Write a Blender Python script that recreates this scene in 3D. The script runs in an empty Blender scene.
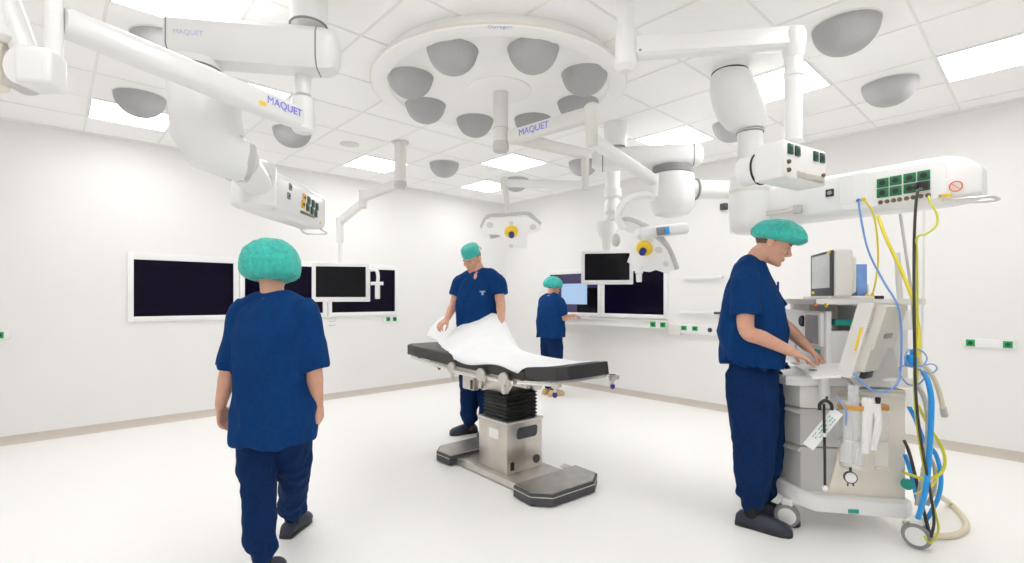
import bpy, bmesh, math, random
import numpy as np
from mathutils import Vector, Matrix, noise
random.seed(7)
SC = bpy.context.scene
COL = SC.collection
PI = math.pi
FPX, HOR, CAMH = 497.0, 298.0, 1.35      # focal length in px of a 1024 px wide frame, horizon row, eye height
# The room's own axes are the world's X and Y.  The camera stands at the origin and looks
# between them; W() turns (right, forward, up) of the surveyor's frame into room coordinates.
RX, RY = .735, .678
def W(x, y, z): return Vector((RX*x + RY*y, -RY*x + RX*y, z))
def D(x, y, z=0.0): return Vector((RX*x + RY*y, -RY*x + RX*y, z))
def P(px, py, y): return W((px-512)/FPX*y, y, CAMH + (HOR-py)/FPX*y)
def ray(px, py): return D((px-512)/FPX, 1.0, (HOR-py)/FPX)
EYE = Vector((0, 0, CAMH))
def hit(px, py, pt, n):
    r = ray(px, py); t = (pt-EYE).dot(n)/r.dot(n)
    return EYE + r*t
def PZ(px, py, z): return hit(px, py, Vector((0, 0, z)), Vector((0, 0, 1)))
XR, YL, ZC = 5.87, 6.51, 3.0
XB, YB = -1.7, -1.7
def PR(px, py, off=0): return hit(px, py, Vector((XR-off, 0, 0)), Vector((1, 0, 0)))
def PLW(px, py, off=0): return hit(px, py, Vector((0, YL-off, 0)), Vector((0, 1, 0)))

# ------------------------------------------------------------------ materials
def mat(name, col, rough=.5, metal=0.0, var=.04, scale=6.0, bump=0.0, bscale=40.0, emit=None, estr=0.0, coat=0.0,
        trans=0.0, alpha=1.0, spec=.5, stretch=(1, 1, 1), sheen=0.0, sss=0.0):
    m = bpy.data.materials.new(name); m.use_nodes = True
    nt = m.node_tree; b = nt.nodes['Principled BSDF']
    b.inputs['Roughness'].default_value = rough; b.inputs['Metallic'].default_value = metal
    b.inputs['Coat Weight'].default_value = coat; b.inputs['Specular IOR Level'].default_value = spec
    b.inputs['Transmission Weight'].default_value = trans; b.inputs['Alpha'].default_value = alpha
    b.inputs['Sheen Weight'].default_value = sheen
    if sss:
        b.inputs['Subsurface Weight'].default_value = sss
        b.inputs['Subsurface Radius'].default_value = (.012, .005, .003)
    tc = nt.nodes.new('ShaderNodeTexCoord'); mp = nt.nodes.new('ShaderNodeMapping'); mp.inputs['Scale'].default_value = stretch
    nt.links.new(tc.outputs['Object'], mp.inputs['Vector'])
    nz = nt.nodes.new('ShaderNodeTexNoise'); nz.inputs['Scale'].default_value = scale; nz.inputs['Detail'].default_value = 4
    nt.links.new(mp.outputs['Vector'], nz.inputs['Vector'])
    cr = nt.nodes.new('ShaderNodeValToRGB')
    cr.color_ramp.elements[0].position = .3; cr.color_ramp.elements[1].position = .7
    cr.color_ramp.elements[0].color = tuple(max(0, c*(1-var)) for c in col) + (1,)
    cr.color_ramp.elements[1].color = tuple(min(1, c*(1+var)) for c in col) + (1,)
    nt.links.new(nz.outputs['Fac'], cr.inputs['Fac'])
    nt.links.new(cr.outputs['Color'], b.inputs['Base Color'])
    if bump:
        n2 = nt.nodes.new('ShaderNodeTexNoise'); n2.inputs['Scale'].default_value = bscale; n2.inputs['Detail'].default_value = 3
        nt.links.new(mp.outputs['Vector'], n2.inputs['Vector'])
        bp = nt.nodes.new('ShaderNodeBump'); bp.inputs['Strength'].default_value = bump; bp.inputs['Distance'].default_value = .01
        nt.links.new(n2.outputs['Fac'], bp.inputs['Height']); nt.links.new(bp.outputs['Normal'], b.inputs['Normal'])
    if emit:
        b.inputs['Emission Color'].default_value = tuple(emit) + (1,); b.inputs['Emission Strength'].default_value = estr
    return m
M = {}
M['wall'] = mat('wall_paint', (.805, .798, .787), .55, var=.008, scale=2)
M['floor'] = mat('vinyl_floor', (.925, .918, .907), .34, var=.02, scale=90, spec=.3)
M['base'] = mat('cove_skirting', (.60, .545, .48), .5, var=.02)
M['tile'] = mat('ceiling_tile', (.95, .947, .942), .8, var=.012, scale=30)
M['grid'] = mat('ceiling_grid_metal', (.85, .84, .825), .5, var=.01)
M['lamp'] = mat('lit_diffuser', (.9, .9, .9), .5, emit=(1, .995, .99), estr=9.0)
M['white'] = mat('white_enamel', (.82, .82, .82), .28, var=.01, coat=.15)
M['canopy'] = mat('white_gloss_canopy', (.93, .925, .915), .35, var=.006)
M['whitem'] = mat('white_matte_plastic', (.82, .82, .815), .45, var=.012)
M['offw'] = mat('offwhite_plastic', (.72, .71, .68), .45, var=.02)
M['cream'] = mat('cream_plastic', (.80, .75, .66), .42, var=.02)
M['greyp'] = mat('light_grey_plastic', (.54, .53, .52), .45, var=.02)
M['midgrey'] = mat('mid_grey_plastic', (.27, .27, .275), .5, var=.03)
M['domefab'] = mat('grey_mesh_dome', (.43, .43, .435), .85, var=.05, scale=120, bump=.25, bscale=220)
M['black'] = mat('black_rubber', (.018, .018, .02), .5, var=.1)
M['pad'] = mat('black_vinyl_cushion', (.03, .029, .028), .42, var=.1, scale=20, bump=.15, bscale=60)
M['bellow'] = mat('black_bellows_rubber', (.014, .013, .013), .6, var=.1)
M['steel'] = mat('brushed_steel', (.62, .58, .53), .32, metal=1.0, var=.05, scale=18, stretch=(1, 1, .08))
M['steelpale'] = mat('pale_satin_steel', (.66, .63, .59), .36, metal=.9, var=.05, scale=14)
M['steeltop'] = mat('worn_steel_plate', (.52, .50, .47), .38, metal=.9, var=.12, scale=10)
M['dgrey'] = mat('dark_grey_rubber', (.055, .058, .065), .5, var=.06)
M['chrome'] = mat('chrome', (.75, .75, .74), .15, metal=1.0, var=.02)
M['screen'] = mat('black_screen', (.003, .003, .005), .12, var=.1, spec=.2)
M['navyscreen'] = mat('dark_blue_screen', (.004, .002, .012), .12, var=.3, scale=3, spec=.12)
M['pale_screen'] = mat('lit_pale_blue_window', (.05, .06, .08), .2, emit=(.42, .60, .85), estr=.72)
M['violet_screen'] = mat('lit_violet_desktop', (.02, .015, .05), .12, emit=(.10, .07, .22), estr=.22)
M['greyscreen'] = mat('grey_lcd', (.42, .43, .42), .2, var=.06, scale=20, emit=(.8, .85, .85), estr=.14)
M['dimlcd'] = mat('dim_grey_lcd', (.30, .30, .295), .25, var=.06, scale=20)
M['beige'] = mat('beige_plastic_back', (.60, .575, .52), .45, var=.03)
M['green'] = mat('green_socket_plastic', (.012, .17, .06), .35, var=.08)
M['dkgreen'] = mat('dark_green_socket', (.006, .075, .04), .35, var=.08)
M['brightgreen'] = mat('bright_green_socket', (.01, .36, .09), .35, var=.06)
M['amber'] = mat('amber_socket_plastic', (.85, .48, .02), .35, var=.05)
M['brass'] = mat('brown_brass', (.20, .16, .09), .35, metal=.7, var=.1)
M['yellow'] = mat('yellow_plastic', (.90, .62, .03), .4, var=.05)
M['yelcable'] = mat('yellow_cable', (.82, .70, .06), .45, var=.04)
M['ygcable'] = mat('yellow_green_cable', (.60, .60, .035), .45, var=.1)
M['bluecable'] = mat('thin_blue_cable', (.16, .33, .72), .45, var=.05)
M['bluehose'] = mat('bright_blue_hose', (.02, .33, .82), .4, var=.05)
M['blackcable'] = mat('black_cable', (.035, .034, .03), .45, var=.1)
M['greyhose'] = mat('grey_hose', (.48, .47, .44), .5, var=.05)
M['creamhose'] = mat('cream_corrugated_hose', (.72, .66, .50), .5, var=.05)
M['bluebox'] = mat('pale_blue_card', (.19, .36, .78), .5, var=.08, scale=30)
M['bluetext'] = mat('blue_violet_print', (.22, .22, .80), .5, var=.02)
M['paletext'] = mat('pale_blue_print', (.52, .55, .74), .5, var=.02)
M['red'] = mat('red_print', (.80, .16, .08), .5, var=.03)
M['orange'] = mat('orange_rubber', (.62, .30, .05), .45, var=.06)
M['teal'] = mat('teal_plastic', (.02, .36, .30), .45, var=.05)
M['lampwhite'] = mat('bright_white_lamp_shell', (.93, .93, .93), .35, var=.005)
M['paper'] = mat('white_paper', (.84, .84, .83), .7, var=.01)
M['sheet'] = mat('white_cloth_drape', (.87, .88, .90), .85, var=.01, bump=.1, bscale=90, sheen=.2)
M['plastic_bag'] = mat('crinkled_clear_bag', (.93, .94, .95), .25, var=.03, scale=40, bump=.9, bscale=45, alpha=.6)
M['clear'] = mat('clear_plastic_tube', (.95, .96, .97), .12, var=.02, alpha=.15)
M['clearblue'] = mat('clear_blue_coil', (.30, .45, .78), .2, var=.03, alpha=.7)
M['bluedark'] = mat('dark_blue_knob', (.02, .025, .20), .4, var=.05)
M['scrub'] = mat('navy_scrub_cotton', (.0028, .038, .150), .85, var=.10, scale=55, bump=.55, bscale=11, spec=.12)
M['scrubpants'] = mat('navy_trouser_cotton', (.004, .023, .088), .85, var=.10, scale=55, bump=.55, bscale=11, spec=.12)
M['cap'] = mat('teal_bouffant_cap', (.035, .47, .40), .75, var=.18, scale=45, bump=.8, bscale=60, sheen=.2)
M['skin'] = mat('skin', (.66, .36, .25), .5, var=.05, scale=25, sss=.12)
M['hair'] = mat('short_dark_hair', (.15, .09, .055), .7, var=.2, scale=80)
M['lip'] = mat('lip', (.48, .19, .15), .45, var=.04)
M['eyewhite'] = mat('eye_white', (.50, .42, .38), .3, var=.02)
M['iris'] = mat('dark_iris', (.05, .035, .03), .15, var=.05)
M['clog'] = mat('navy_clog_leather', (.022, .028, .048), .45, var=.12)
M['sock'] = mat('black_sock', (.012, .012, .014), .9, var=.1)
M['psock'] = mat('patterned_sock', (.30, .09, .05), .9, var=.8, scale=45)
M['bshoe'] = mat('beige_clog', (.60, .44, .22), .5, var=.15)
M['badge'] = mat('pale_chest_print', (.30, .42, .62), .7, var=.05)
M['violet'] = mat('violet_plastic', (.30, .27, .68), .5, var=.1)

# ------------------------------------------------------------------ mesh builder
def frame_from(z, up=None):
    z = z.normalized()
    u = up if up is not None else (Vector((0, 0, 1)) if abs(z.z) < .95 else Vector((0, 1, 0)))
    x = u.cross(z)
    if x.length < 1e-6: x = Vector((1, 0, 0)).cross(z)
    x.normalize(); y = z.cross(x)
    return x, y, z
def mat4(o, x, y, z):
    return Matrix(((x.x, y.x, z.x, o.x), (x.y, y.y, z.y, o.y), (x.z, y.z, z.z, o.z), (0, 0, 0, 1)))
def catmull(pts, k=6):
    if len(pts) < 3: return [Vector(p) for p in pts]
    P_ = [Vector(p) for p in pts]; P_ = [P_[0]*2-P_[1]] + P_ + [P_[-1]*2-P_[-2]]
    out = []
    for i in range(1, len(P_)-2):
        a, b, c, d = P_[i-1:i+3]
        for j in range(k):
            t = j/k
            out.append(.5*((2*b)+(c-a)*t+(2*a-5*b+4*c-d)*t*t+(3*b-3*c+d-a)*t**3))
    out.append(P_[-2].copy())
    return out
def lerp_list(v, k):
    out = []
    for i in range(len(v)-1):
        for j in range(k): out.append(v[i]+(v[i+1]-v[i])*j/k)
    out.append(v[-1]); return out
def rrect(w, h, r, n=5):
    r = min(r, w/2-1e-5, h/2-1e-5); pts = []
    for cx, cy, a0 in ((w/2-r, h/2-r, 0), (-w/2+r, h/2-r, 90), (-w/2+r, -h/2+r, 180), (w/2-r, -h/2+r, 270)):
        for i in range(n+1):
            a = math.radians(a0+90*i/n); pts.append((cx+r*math.cos(a), cy+r*math.sin(a)))
    return pts

class MB:
    def __init__(s): s.bm = bmesh.new()
    def faces(s, vs, fs):
        v = [s.bm.verts.new(p) for p in vs]
        for f in fs:
            try: s.bm.faces.new([v[i] for i in f])
            except ValueError: pass
        return s
    def box(s, c, size, ax=None, ay=None, az=None, bev=0, seg=2):
        ax = (ax or Vector((1, 0, 0))).normalized(); ay = (ay or Vector((0, 0, 1)).cross(ax)).normalized(); az = (az or ax.cross(ay)).normalized()
        M_ = mat4(Vector(c), ax, ay, az) @ Matrix.Diagonal((size[0], size[1], size[2], 1))
        r = bmesh.ops.create_cube(s.bm, size=1, matrix=M_)
        if bev:
            es = list({e for v in r['verts'] for e in v.link_edges})
            bmesh.ops.bevel(s.bm, geom=es, offset=bev, segments=seg, profile=.5, affect='EDGES', clamp_overlap=True)
        return s
    def bar(s, a, b, w, h, up=None, bev=0, ext=0, seg=2):
        a, b = Vector(a), Vector(b); x, y, z = frame_from(b-a, up)
        return s.box((a+b)/2, ((w), (h), (b-a).length+2*ext), x, y, z, bev, seg)
    def cyl(s, a, b, r0, r1=None, n=24, caps=True):
        r1 = r0 if r1 is None else r1
        a, b = Vector(a), Vector(b); x, y, z = frame_from(b-a)
        R = []
        for o, r in ((a, r0), (b, r1)):
            R.append([s.bm.verts.new(o+x*math.cos(2*PI*i/n)*r+y*math.sin(2*PI*i/n)*r) for i in range(n)])
        for i in range(n): s.bm.faces.new((R[0][i], R[0][(i+1) % n], R[1][(i+1) % n], R[1][i]))
        if caps: s.bm.faces.new(R[0][::-1]); s.bm.faces.new(R[1])
        return s
    def rings(s, rings, caps=True, closed=False):
        R = [[s.bm.verts.new(p) for p in r] for r in rings]; n = len(R[0])
        for a, b in zip(R, R[1:] + ([R[0]] if closed else [])):
            for i in range(n): s.bm.faces.new((a[i], a[(i+1) % n], b[(i+1) % n], b[i]))
        if caps and not closed: s.bm.faces.new(R[0][::-1]); s.bm.faces.new(R[-1])
        return s
    def tube(s, pts, r, n=10, k=6, caps=True, flat=1.0):
        pts = [Vector(p) for p in pts]
        if not isinstance(r, (list, tuple)): r = [r]*len(pts)
        C = catmull(pts, k) if len(pts) > 2 else pts
        rr = lerp_list(list(r), k) if len(pts) > 2 else list(r)
        T = [(C[min(i+1, len(C)-1)]-C[max(i-1, 0)]).normalized() for i in range(len(C))]
        x, y, z = frame_from(T[0]); out = []
        for c, t, q in zip(C, T, rr):
            x = (x-t*x.dot(t)); x = x.normalized() if x.length > 1e-6 else frame_from(t)[0]; y = t.cross(x)
            out.append([c+x*math.cos(2*PI*i/n)*q+y*math.sin(2*PI*i/n)*q*flat for i in range(n)])
        return s.rings(out, caps)
    def ell(s, c, rx, ry, rz, ax=None, ay=None, az=None, u=20, v=12):
        ax = ax or Vector((1, 0, 0)); ay = ay or Vector((0, 1, 0)); az = az or Vector((0, 0, 1))
        M_ = mat4(Vector(c), ax, ay, az) @ Matrix.Diagonal((rx, ry, rz, 1))
        bmesh.ops.create_uvsphere(s.bm, u_segments=u, v_segments=v, radius=1, matrix=M_); return s
    def lathe(s, prof, o, axis=None, n=32, caps=True):
        x, y, z = frame_from(axis or Vector((0, 0, 1))); o = Vector(o)
        return s.rings([[o+z*h+x*math.cos(2*PI*i/n)*r+y*math.sin(2*PI*i/n)*r for i in range(n)] for r, h in prof], caps)
    def prism(s, poly, o, x, y, z, depth, bev=0, seg=2):
        o = Vector(o); a = [o+x*u+y*v for u, v in poly]; b = [p+z*depth for p in a]
        n0 = len(s.bm.verts)
        s.rings([a, b])
        if bev:
            s.bm.verts.ensure_lookup_table(); vs = s.bm.verts[n0:]
            es = [e for e in {e for v in vs for e in v.link_edges} if len(e.link_faces) == 2 and e.calc_face_angle(0) > .5]
            bmesh.ops.bevel(s.bm, geom=es, offset=bev, segments=seg, profile=.5, affect='EDGES', clamp_overlap=True)
        return s
    def pts_prism(s, pts, ext, bev=0, seg=2):
        """polygon given by world points, extruded by the vector ext"""
        pts = [Vector(p) for p in pts]; n0 = len(s.bm.verts)
        s.rings([pts, [p+ext for p in pts]])
        if bev:
            s.bm.verts.ensure_lookup_table(); vs = s.bm.verts[n0:]
            es = [e for e in {e for v in vs for e in v.link_edges} if len(e.link_faces) == 2 and e.calc_face_angle(0) > .3]
            bmesh.ops.bevel(s.bm, geom=es, offset=bev, segments=seg, profile=.5, affect='EDGES', clamp_overlap=True)
        return s
    def ring(s, c, axis, R, r, n=28, m=8):
        x, y, z = frame_from(axis); c = Vector(c)
        out = []
        for i in range(n):
            d = x*math.cos(2*PI*i/n)+y*math.sin(2*PI*i/n)
            out.append([c+d*(R+r*math.cos(2*PI*j/m))+z*r*math.sin(2*PI*j/m) for j in range(m)])
        return s.rings(out, closed=True)
    def mesh(s, name):
        bmesh.ops.recalc_face_normals(s.bm, faces=s.bm.faces)
        me = bpy.data.meshes.new(name); s.bm.to_mesh(me); s.bm.free(); return me

def root_of(o):
    while o.parent: o = o.parent
    return o
def link(name, me, m, parent=None, smooth=35):
    if m is not None and not me.materials: me.materials.append(M[m] if isinstance(m, str) else m)
    if parent is not None:
        r = root_of(parent)
        inv = (Matrix.Translation(r.location) @ r.rotation_euler.to_matrix().to_4x4()).inverted() if r.type == 'EMPTY' else Matrix()
        me.transform(inv)
    o = bpy.data.objects.new(name, me); COL.objects.link(o)
    if parent is not None: o.parent = parent
    if smooth:
        me.polygons.foreach_set('use_smooth', [True]*len(me.polygons)); me.set_sharp_from_angle(angle=math.radians(smooth))
    return o
def obj(name, mb, m, parent=None, label=None, smooth=35):
    o = link(name, mb.mesh(name), m, parent, smooth)
    if label: o['label'] = label
    return o
def tag(o, label, cat, group=None):
    o['label'] = label; o['category'] = cat
    if group: o['group'] = group
    return o
def thing(name, label, cat, loc=(0, 0, 0), group=None):
    o = bpy.data.objects.new(name, None); COL.objects.link(o); o.location = loc; o.empty_display_size = .1
    return tag(o, label, cat, group)
def struct(name, mb, m, parent=None, smooth=35):
    o = obj(name, mb, m, parent, smooth=smooth)
    if parent is None: o['kind'] = 'structure'
    return o
def copy_tree(o, parent=None):
    c = o.copy(); COL.objects.link(c); c.parent = parent
    for ch in list(o.children): copy_tree(ch, c)
    return c
def text(s, size, o, x, y, m, parent, name='lettering', depth=.001, align='CENTER'):
    cu = bpy.data.curves.new('t', 'FONT'); cu.body = s; cu.size = size; cu.extrude = depth; cu.align_x = align; cu.align_y = 'CENTER'
    t = bpy.data.objects.new('t', cu); COL.objects.link(t)
    dg = bpy.context.evaluated_depsgraph_get(); me = bpy.data.meshes.new_from_object(t.evaluated_get(dg))
    bpy.data.objects.remove(t); bpy.data.curves.remove(cu)
    me.materials.clear()
    x = x.normalized(); y = y.normalized(); me.transform(mat4(Vector(o), x, y, x.cross(y)))
    me.name = name
    return link(name, me, m, parent, smooth=0)
Z1 = Vector((0, 0, 1))

# ------------------------------------------------------------------ camera
cam = bpy.data.cameras.new('camera'); cam.sensor_width = 36; cam.lens = 36*FPX/1024; cam.shift_y = (HOR-281.5)/1024
cam.clip_start = .05
co = bpy.data.objects.new('camera', cam); COL.objects.link(co); co.location = EYE
co.rotation_euler = (PI/2, 0, math.atan2(RX, RY)-PI/2); SC.camera = co
SC.view_settings.view_transform = 'Standard'; SC.view_settings.look = 'None'; SC.view_settings.gamma = 1
SC.view_settings.use_curve_mapping = False; SC.view_settings.exposure = .27
SC.cycles.max_bounces = 18; SC.cycles.diffuse_bounces = 16; SC.cycles.glossy_bounces = 6      # pale room: light bounces many times
wd = bpy.data.worlds.new('world'); SC.world = wd; wd.use_nodes = True
wd.node_tree.nodes['Background'].inputs['Color'].default_value = (.9, .92, 1, 1); wd.node_tree.nodes['Background'].inputs['Strength'].default_value = .3

# ------------------------------------------------------------------ the room
t_ = .12
def slab(x0, x1, y0, y1, z0, z1): return MB().box(((x0+x1)/2, (y0+y1)/2, (z0+z1)/2), (x1-x0, y1-y0, z1-z0))
struct('floor', slab(XB-t_, XR+t_, YB-t_, YL+t_, -.1, 0), 'floor')
ceil = struct('ceiling', slab(XB-t_, XR+t_, YB-t_, YL+t_, ZC, ZC+.1), 'tile')
struct('wall_left', slab(XB-t_, XR+t_, YL, YL+t_, 0, ZC), 'wall')
struct('wall_right', slab(XR, XR+t_, YB-t_, YL, 0, ZC), 'wall')
struct('wall_front', slab(XB-t_, XR+t_, YB-t_, YB, 0, ZC), 'wall')
struct('wall_back', slab(XB-t_, XB, YB, YL, 0, ZC), 'wall')
def cove(p0, p1, inward):
    # coved vinyl skirting: 75 mm high with a rounded foot
    p0, p1, inward = Vector(p0), Vector(p1), Vector(inward)
    prof = [(0, 0), (.03, 0), (.024, .003), (.016, .010), (.010, .020), (.006, .034), (.006, .08), (0, .08)]
    A = [p0+inward*u+Z1*v for u, v in prof]; B = [p1+inward*u+Z1*v for u, v in prof]
    return MB().rings([A, B])
struct('baseboard_left', cove((XB, YL, 0), (XR, YL, 0), (0, -1, 0)), 'base')
struct('baseboard_right', cove((XR, YB, 0), (XR, YL, 0), (-1, 0, 0)), 'base')
gx = [.22+.6*k for k in range(-3, 10)]; gy = [.54+.6*k for k in range(-3, 10)]
g = MB()
for x in gx: g.box((x, (YB+YL)/2, ZC-.001), (.017, YL-YB, .006))
for y in gy: g.box(((XB+XR)/2, y, ZC-.0015), (XR-XB, .014, .006))
struct('ceiling_grid', g, 'grid', ceil)
tr = MB()
tr.box(((XB+XR)/2, YL-.012, ZC-.008), (XR-XB, .024, .016)).box((XR-.012, (YB+YL)/2, ZC-.008), (.024, YL-YB, .016))
struct('trim_1', tr, 'grid')

# ceiling light panels: 60 x 60 in the tile grid
lamps = [(.52, 5.64, 'by the wall of three screens, partly behind a grey dome', 1), (1.12, 4.44, 'behind the boom of the near supply unit', 1),
         (2.92, 5.64, 'above the jointed monitor arm near the wall', 1), (4.12, 4.44, 'behind the central lamp column', 1), (4.72, 5.64, 'in the far corner of the room', 1),
         (4.72, 2.64, 'above the far round-bodied supply unit', 1), (4.12, 1.44, 'behind the tube of the small socket box', 1), (4.72, .24, 'by the wall above the cable-hung console', 1),
         (1.12, 1.44, '', 0), (2.92, .24, '', 0), (.52, 3.24, '', 0), (.52, .24, '', 0), (-.68, 1.44, '', 0)]  # unseen panels added for fill; the first follows the symmetry of the visible ones
lp = None
for i, (x, y, where, vis) in enumerate(lamps):
    if lp is None:
        lp = thing('ceiling_light', 'x', 'ceiling light', (x, y, ZC), 'square light panels in the tiled ceiling')
        fr = MB()
        for sx in (-1, 1):
            fr.box((x+sx*.288, y, ZC-.004), (.012, .588, .012)); fr.box((x, y+sx*.288, ZC-.004), (.564, .012, .012))
        obj('frame', fr, 'white', lp)
        obj('diffuser', MB().box((x, y, ZC-.003), (.564, .564, .006)), 'lamp', lp)
        o = lp
    else:
        o = copy_tree(lp); o.location = (x, y, ZC)
    o['label'] = 'square lit ceiling panel ' + where if vis else 'square lit ceiling panel added out of view over the near room for fill light'
# ------------------------------------------------------------------ grey air domes and the round air canopy
def dome_prof(r, d, n=9):
    return [(r*(1-.0), 0)] + [(r*math.cos(PI/2*i/n)**.85 if i < n else .001, -d*math.sin(PI/2*i/n)**1.1) for i in range(1, n+1)]
domes = [(.52, 5.04, .22, 'grey air dome on the ceiling beside the light panel over the three screens'), (.52, 3.84, .2, 'grey air dome half hidden by the end of the white supply boom'),
         (1.72, 5.04, .2, 'grey air dome under the end of the lettered tubular arm'), (3.52, 5.04, .2, 'grey air dome between the monitor arm and the light column'),
         (4.72, 5.04, .2, 'small grey air dome beside the hanging tube of the far surgical lamp'), (4.72, 3.84, .2, 'grey air dome behind the folded lamp arms'),
         (4.72, 2.04, .2, 'grey air dome behind the grey-ringed swivel joint'), (4.72, .84, .2, 'grey air dome nearest the wall, beside the long light panel'), (3.52, .84, .2, 'largest grey air dome, past the end joint of the straight boom')]
d0 = None
for x, y, r, lab in domes:
    if d0 is None:
        d0 = thing('air_dome', lab, 'air diffuser', (x, y, ZC), 'grey domed air diffusers on the ceiling'); r = .178
        obj('mesh_dome', MB().lathe(dome_prof(r, .165), (x, y, ZC-.006), n=40), 'domefab', d0)
        obj('mounting_ring', MB().lathe([(r+.006, 0), (r+.006, -.006), (r-.01, -.009), (r-.01, 0)], (x, y, ZC), n=40), 'whitem', d0)
        o = d0
    else:
        o = copy_tree(d0); o.location = (x, y, ZC); o['label'] = lab
CX, CY = 2.47, 2.80
cn = thing('air_canopy', 'large round white ceiling canopy with eight grey air domes above the operating table', 'air canopy', (CX, CY, ZC))
CK = .935; CY += .02
obj('canopy_plate', MB().lathe([(r_*CK, z_) for r_, z_ in ((.93, 0), (.95, -.05), (.99, -.08), (1.0, -.095), (.99, -.104), (.93, -.106), (.87, -.104), (.86, -.092), (.85, -.088), (.3, -.084), (.24, -.084), (.001, -.084))], (CX, CY, ZC), n=96), 'canopy', cn)
obj('rim_band', MB().lathe([(r_*CK, z_) for r_, z_ in ((.985, -.080), (1.006, -.088), (1.006, -.094), (.998, -.098))], (CX, CY, ZC), n=96, caps=False), 'cream', cn)
obj('centre_plate', MB().lathe([(.24, -.080), (.24, -.092), (.22, -.098), (.06, -.098)], (CX, CY, ZC), n=48), 'canopy', cn)
for k in range(8):
    a = math.radians(22.5+45*k)
    obj('air_nozzle', MB().lathe([(.164, .0), (.164, -.006)]+dome_prof(.160, .15)[1:], (CX+.665*math.cos(a), CY+.665*math.sin(a), ZC-.080), n=40), 'domefab', cn)
tdir = W(501, 0, 0)-W(500, 0, 0)
to = PZ(500, 27, ZC-.106)
text('Opragon', .04, Vector((to.x, to.y, ZC-.1065)), D(1, 0), D(0, -1), 'paletext', cn)
tag(obj('ceiling_speaker', MB().lathe([(.10, 0), (.10, -.006), (.085, -.012), (.001, -.012)], (2.33, 5.09, ZC), n=32), 'offw'), 'flat round off-white disc set in the ceiling near the monitor arm', 'ceiling speaker')

# ------------------------------------------------------------------ sockets and similar fittings
def socket(c, n, up, w, h, m, parent, dark='black'):
    """a recessed socket: bevelled surround with a dark recess as its sub-part"""
    n = n.normalized(); x = up.cross(n).normalized(); y = n.cross(x)
    s = obj('socket', MB().box(Vector(c)+n*.003, (w, h, .010), x, y, n, .002), m, parent)
    obj('recess', MB().cyl(Vector(c)+n*.0075, Vector(c)+n*.0095, min(w, h)*.30, n=14), dark, s)
    return s
def round_port(c, n, r, m, parent, name='gas_port'):
    s = obj(name, MB().lathe([(r, 0), (r, .008), (r*.75, .012), (r*.45, .012), (r*.45, .004), (.0005, .004)], c, n, n=18), m, parent)
    return s

# ---- near supply unit: ceiling column, boom, swivel body, service console
def gapring(c, axis, R, r=.006): return MB().ring(c, axis, R, r, 40, 8)
u = thing('supply_unit', 'big white ceiling supply unit with lettered boom and socket console near the three wall screens', 'ceiling supply unit', W(-1.11, 2.70, ZC))
cb = W(-1.105, 2.70, 0)
obj('ceiling_mount', MB().cyl(cb+Z1*2.83, cb+Z1*ZC, .095, .10, 40), 'white', u)
obj('mount_seam', gapring(cb+Z1*2.826, Z1, .094), 'midgrey', u)
bl, br = W(-1.745, 2.58, 2.685), W(-1.055, 2.705, 2.685)
bx, by, bz = frame_from(br-bl)
boom = MB()
oct_ = [(-.10, -.06), (-.065, -.11), (.065, -.11), (.10, -.06), (.10, .07), (.07, .105), (-.07, .105), (-.10, .07)]
# plan of the boom is a straight bar with rounded end caps
L_ = (br-bl).length
def boomrings(o, L, sc=1.0):
    out = []
    for t, k in ((0, 1), (L, 1)):
        out.append([o+bz*t+bx*uu*k*sc+by*vv*k*sc for uu, vv in oct_])
    return out
boom.rings(boomrings(bl, L_))
bo = obj('boom', boom, 'white', u)
def endcap(o, d, sc=1.0):
    m_ = MB(); rr = []
    for t, k in ((0, .985), (.03, .985), (.06, .93), (.085, .80), (.10, .60), (.108, .3)):
        rr.append([o+d*t+bx*uu*k+by*vv*k for uu, vv in oct_])
    return m_.rings(rr)
obj('boom_end_cap', endcap(br+bz*.008, bz), 'white', u); obj('boom_end_cap', MB().rings([[bl-bz*t+bx*uu*k+by*vv*k for uu, vv in oct_] for t, k in ((.008, .985), (.018, .96), (.024, .8))]), 'white', u)
for o_ in (br+bz*.004, bl-bz*.004):
    obj('boom_seam', MB().rings([[o_+bz*t+bx*uu*.975+by*vv*.975 for uu, vv in oct_] for t in (-.006, .006)]), 'midgrey', u)
fc = D(.18, -.98).normalized(); 
fn = bx if bx.dot(W(0, 0, 0)-bl) > 0 else -bx
text('MAQUET', .034, bl+bz*.10+fn*.1005+by*.0, bz, Z1, 'paletext', bo)
jc = W(-1.655, 2.60, 0)
obj('swivel_ring', MB().lathe([(.125, 2.58), (.125, 2.545), (.118, 2.540), (.118, 2.50), (.11, 2.47)], jc), 'white', u)
obj('swivel_seam', gapring(jc+Z1*2.543, Z1, .12, .005), 'midgrey', u); obj('swivel_seam', gapring(jc+Z1*2.502, Z1, .115, .005), 'midgrey', u)
# swivel body: a broad upright shell that turns into a horizontal neck
sb = MB()
def egg(c, x, y, rx, ry, pw=2.6, n=28):
    out = []
    for i in range(n):
        a = 2*PI*i/n; ca, sa = math.cos(a), math.sin(a)
        out.append(c+x*rx*math.copysign(abs(ca)**(2/pw), ca)+y*ry*math.copysign(abs(sa)**(2/pw), sa))
    return out
dx, dy = D(1, 0), D(0, 1)
path = [(W(-1.62, 2.58, 2.50), Z1, .12), (W(-1.59, 2.57, 2.43), Z1, .152), (W(-1.575, 2.56, 2.28), Z1, .155), (W(-1.565, 2.57, 2.19), (Z1*.92-dx*.2), .157), (W(-1.54, 2.60, 2.12), (Z1*.68-dx*.5-dy*.2), .142), (W(-1.495, 2.65, 2.10), (Z1*.3-dx*.75-dy*.5), .120), (W(-1.455, 2.70, 2.09), (-dx*.75-dy*.65+Z1*.1), .108)]
rg = []
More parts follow.
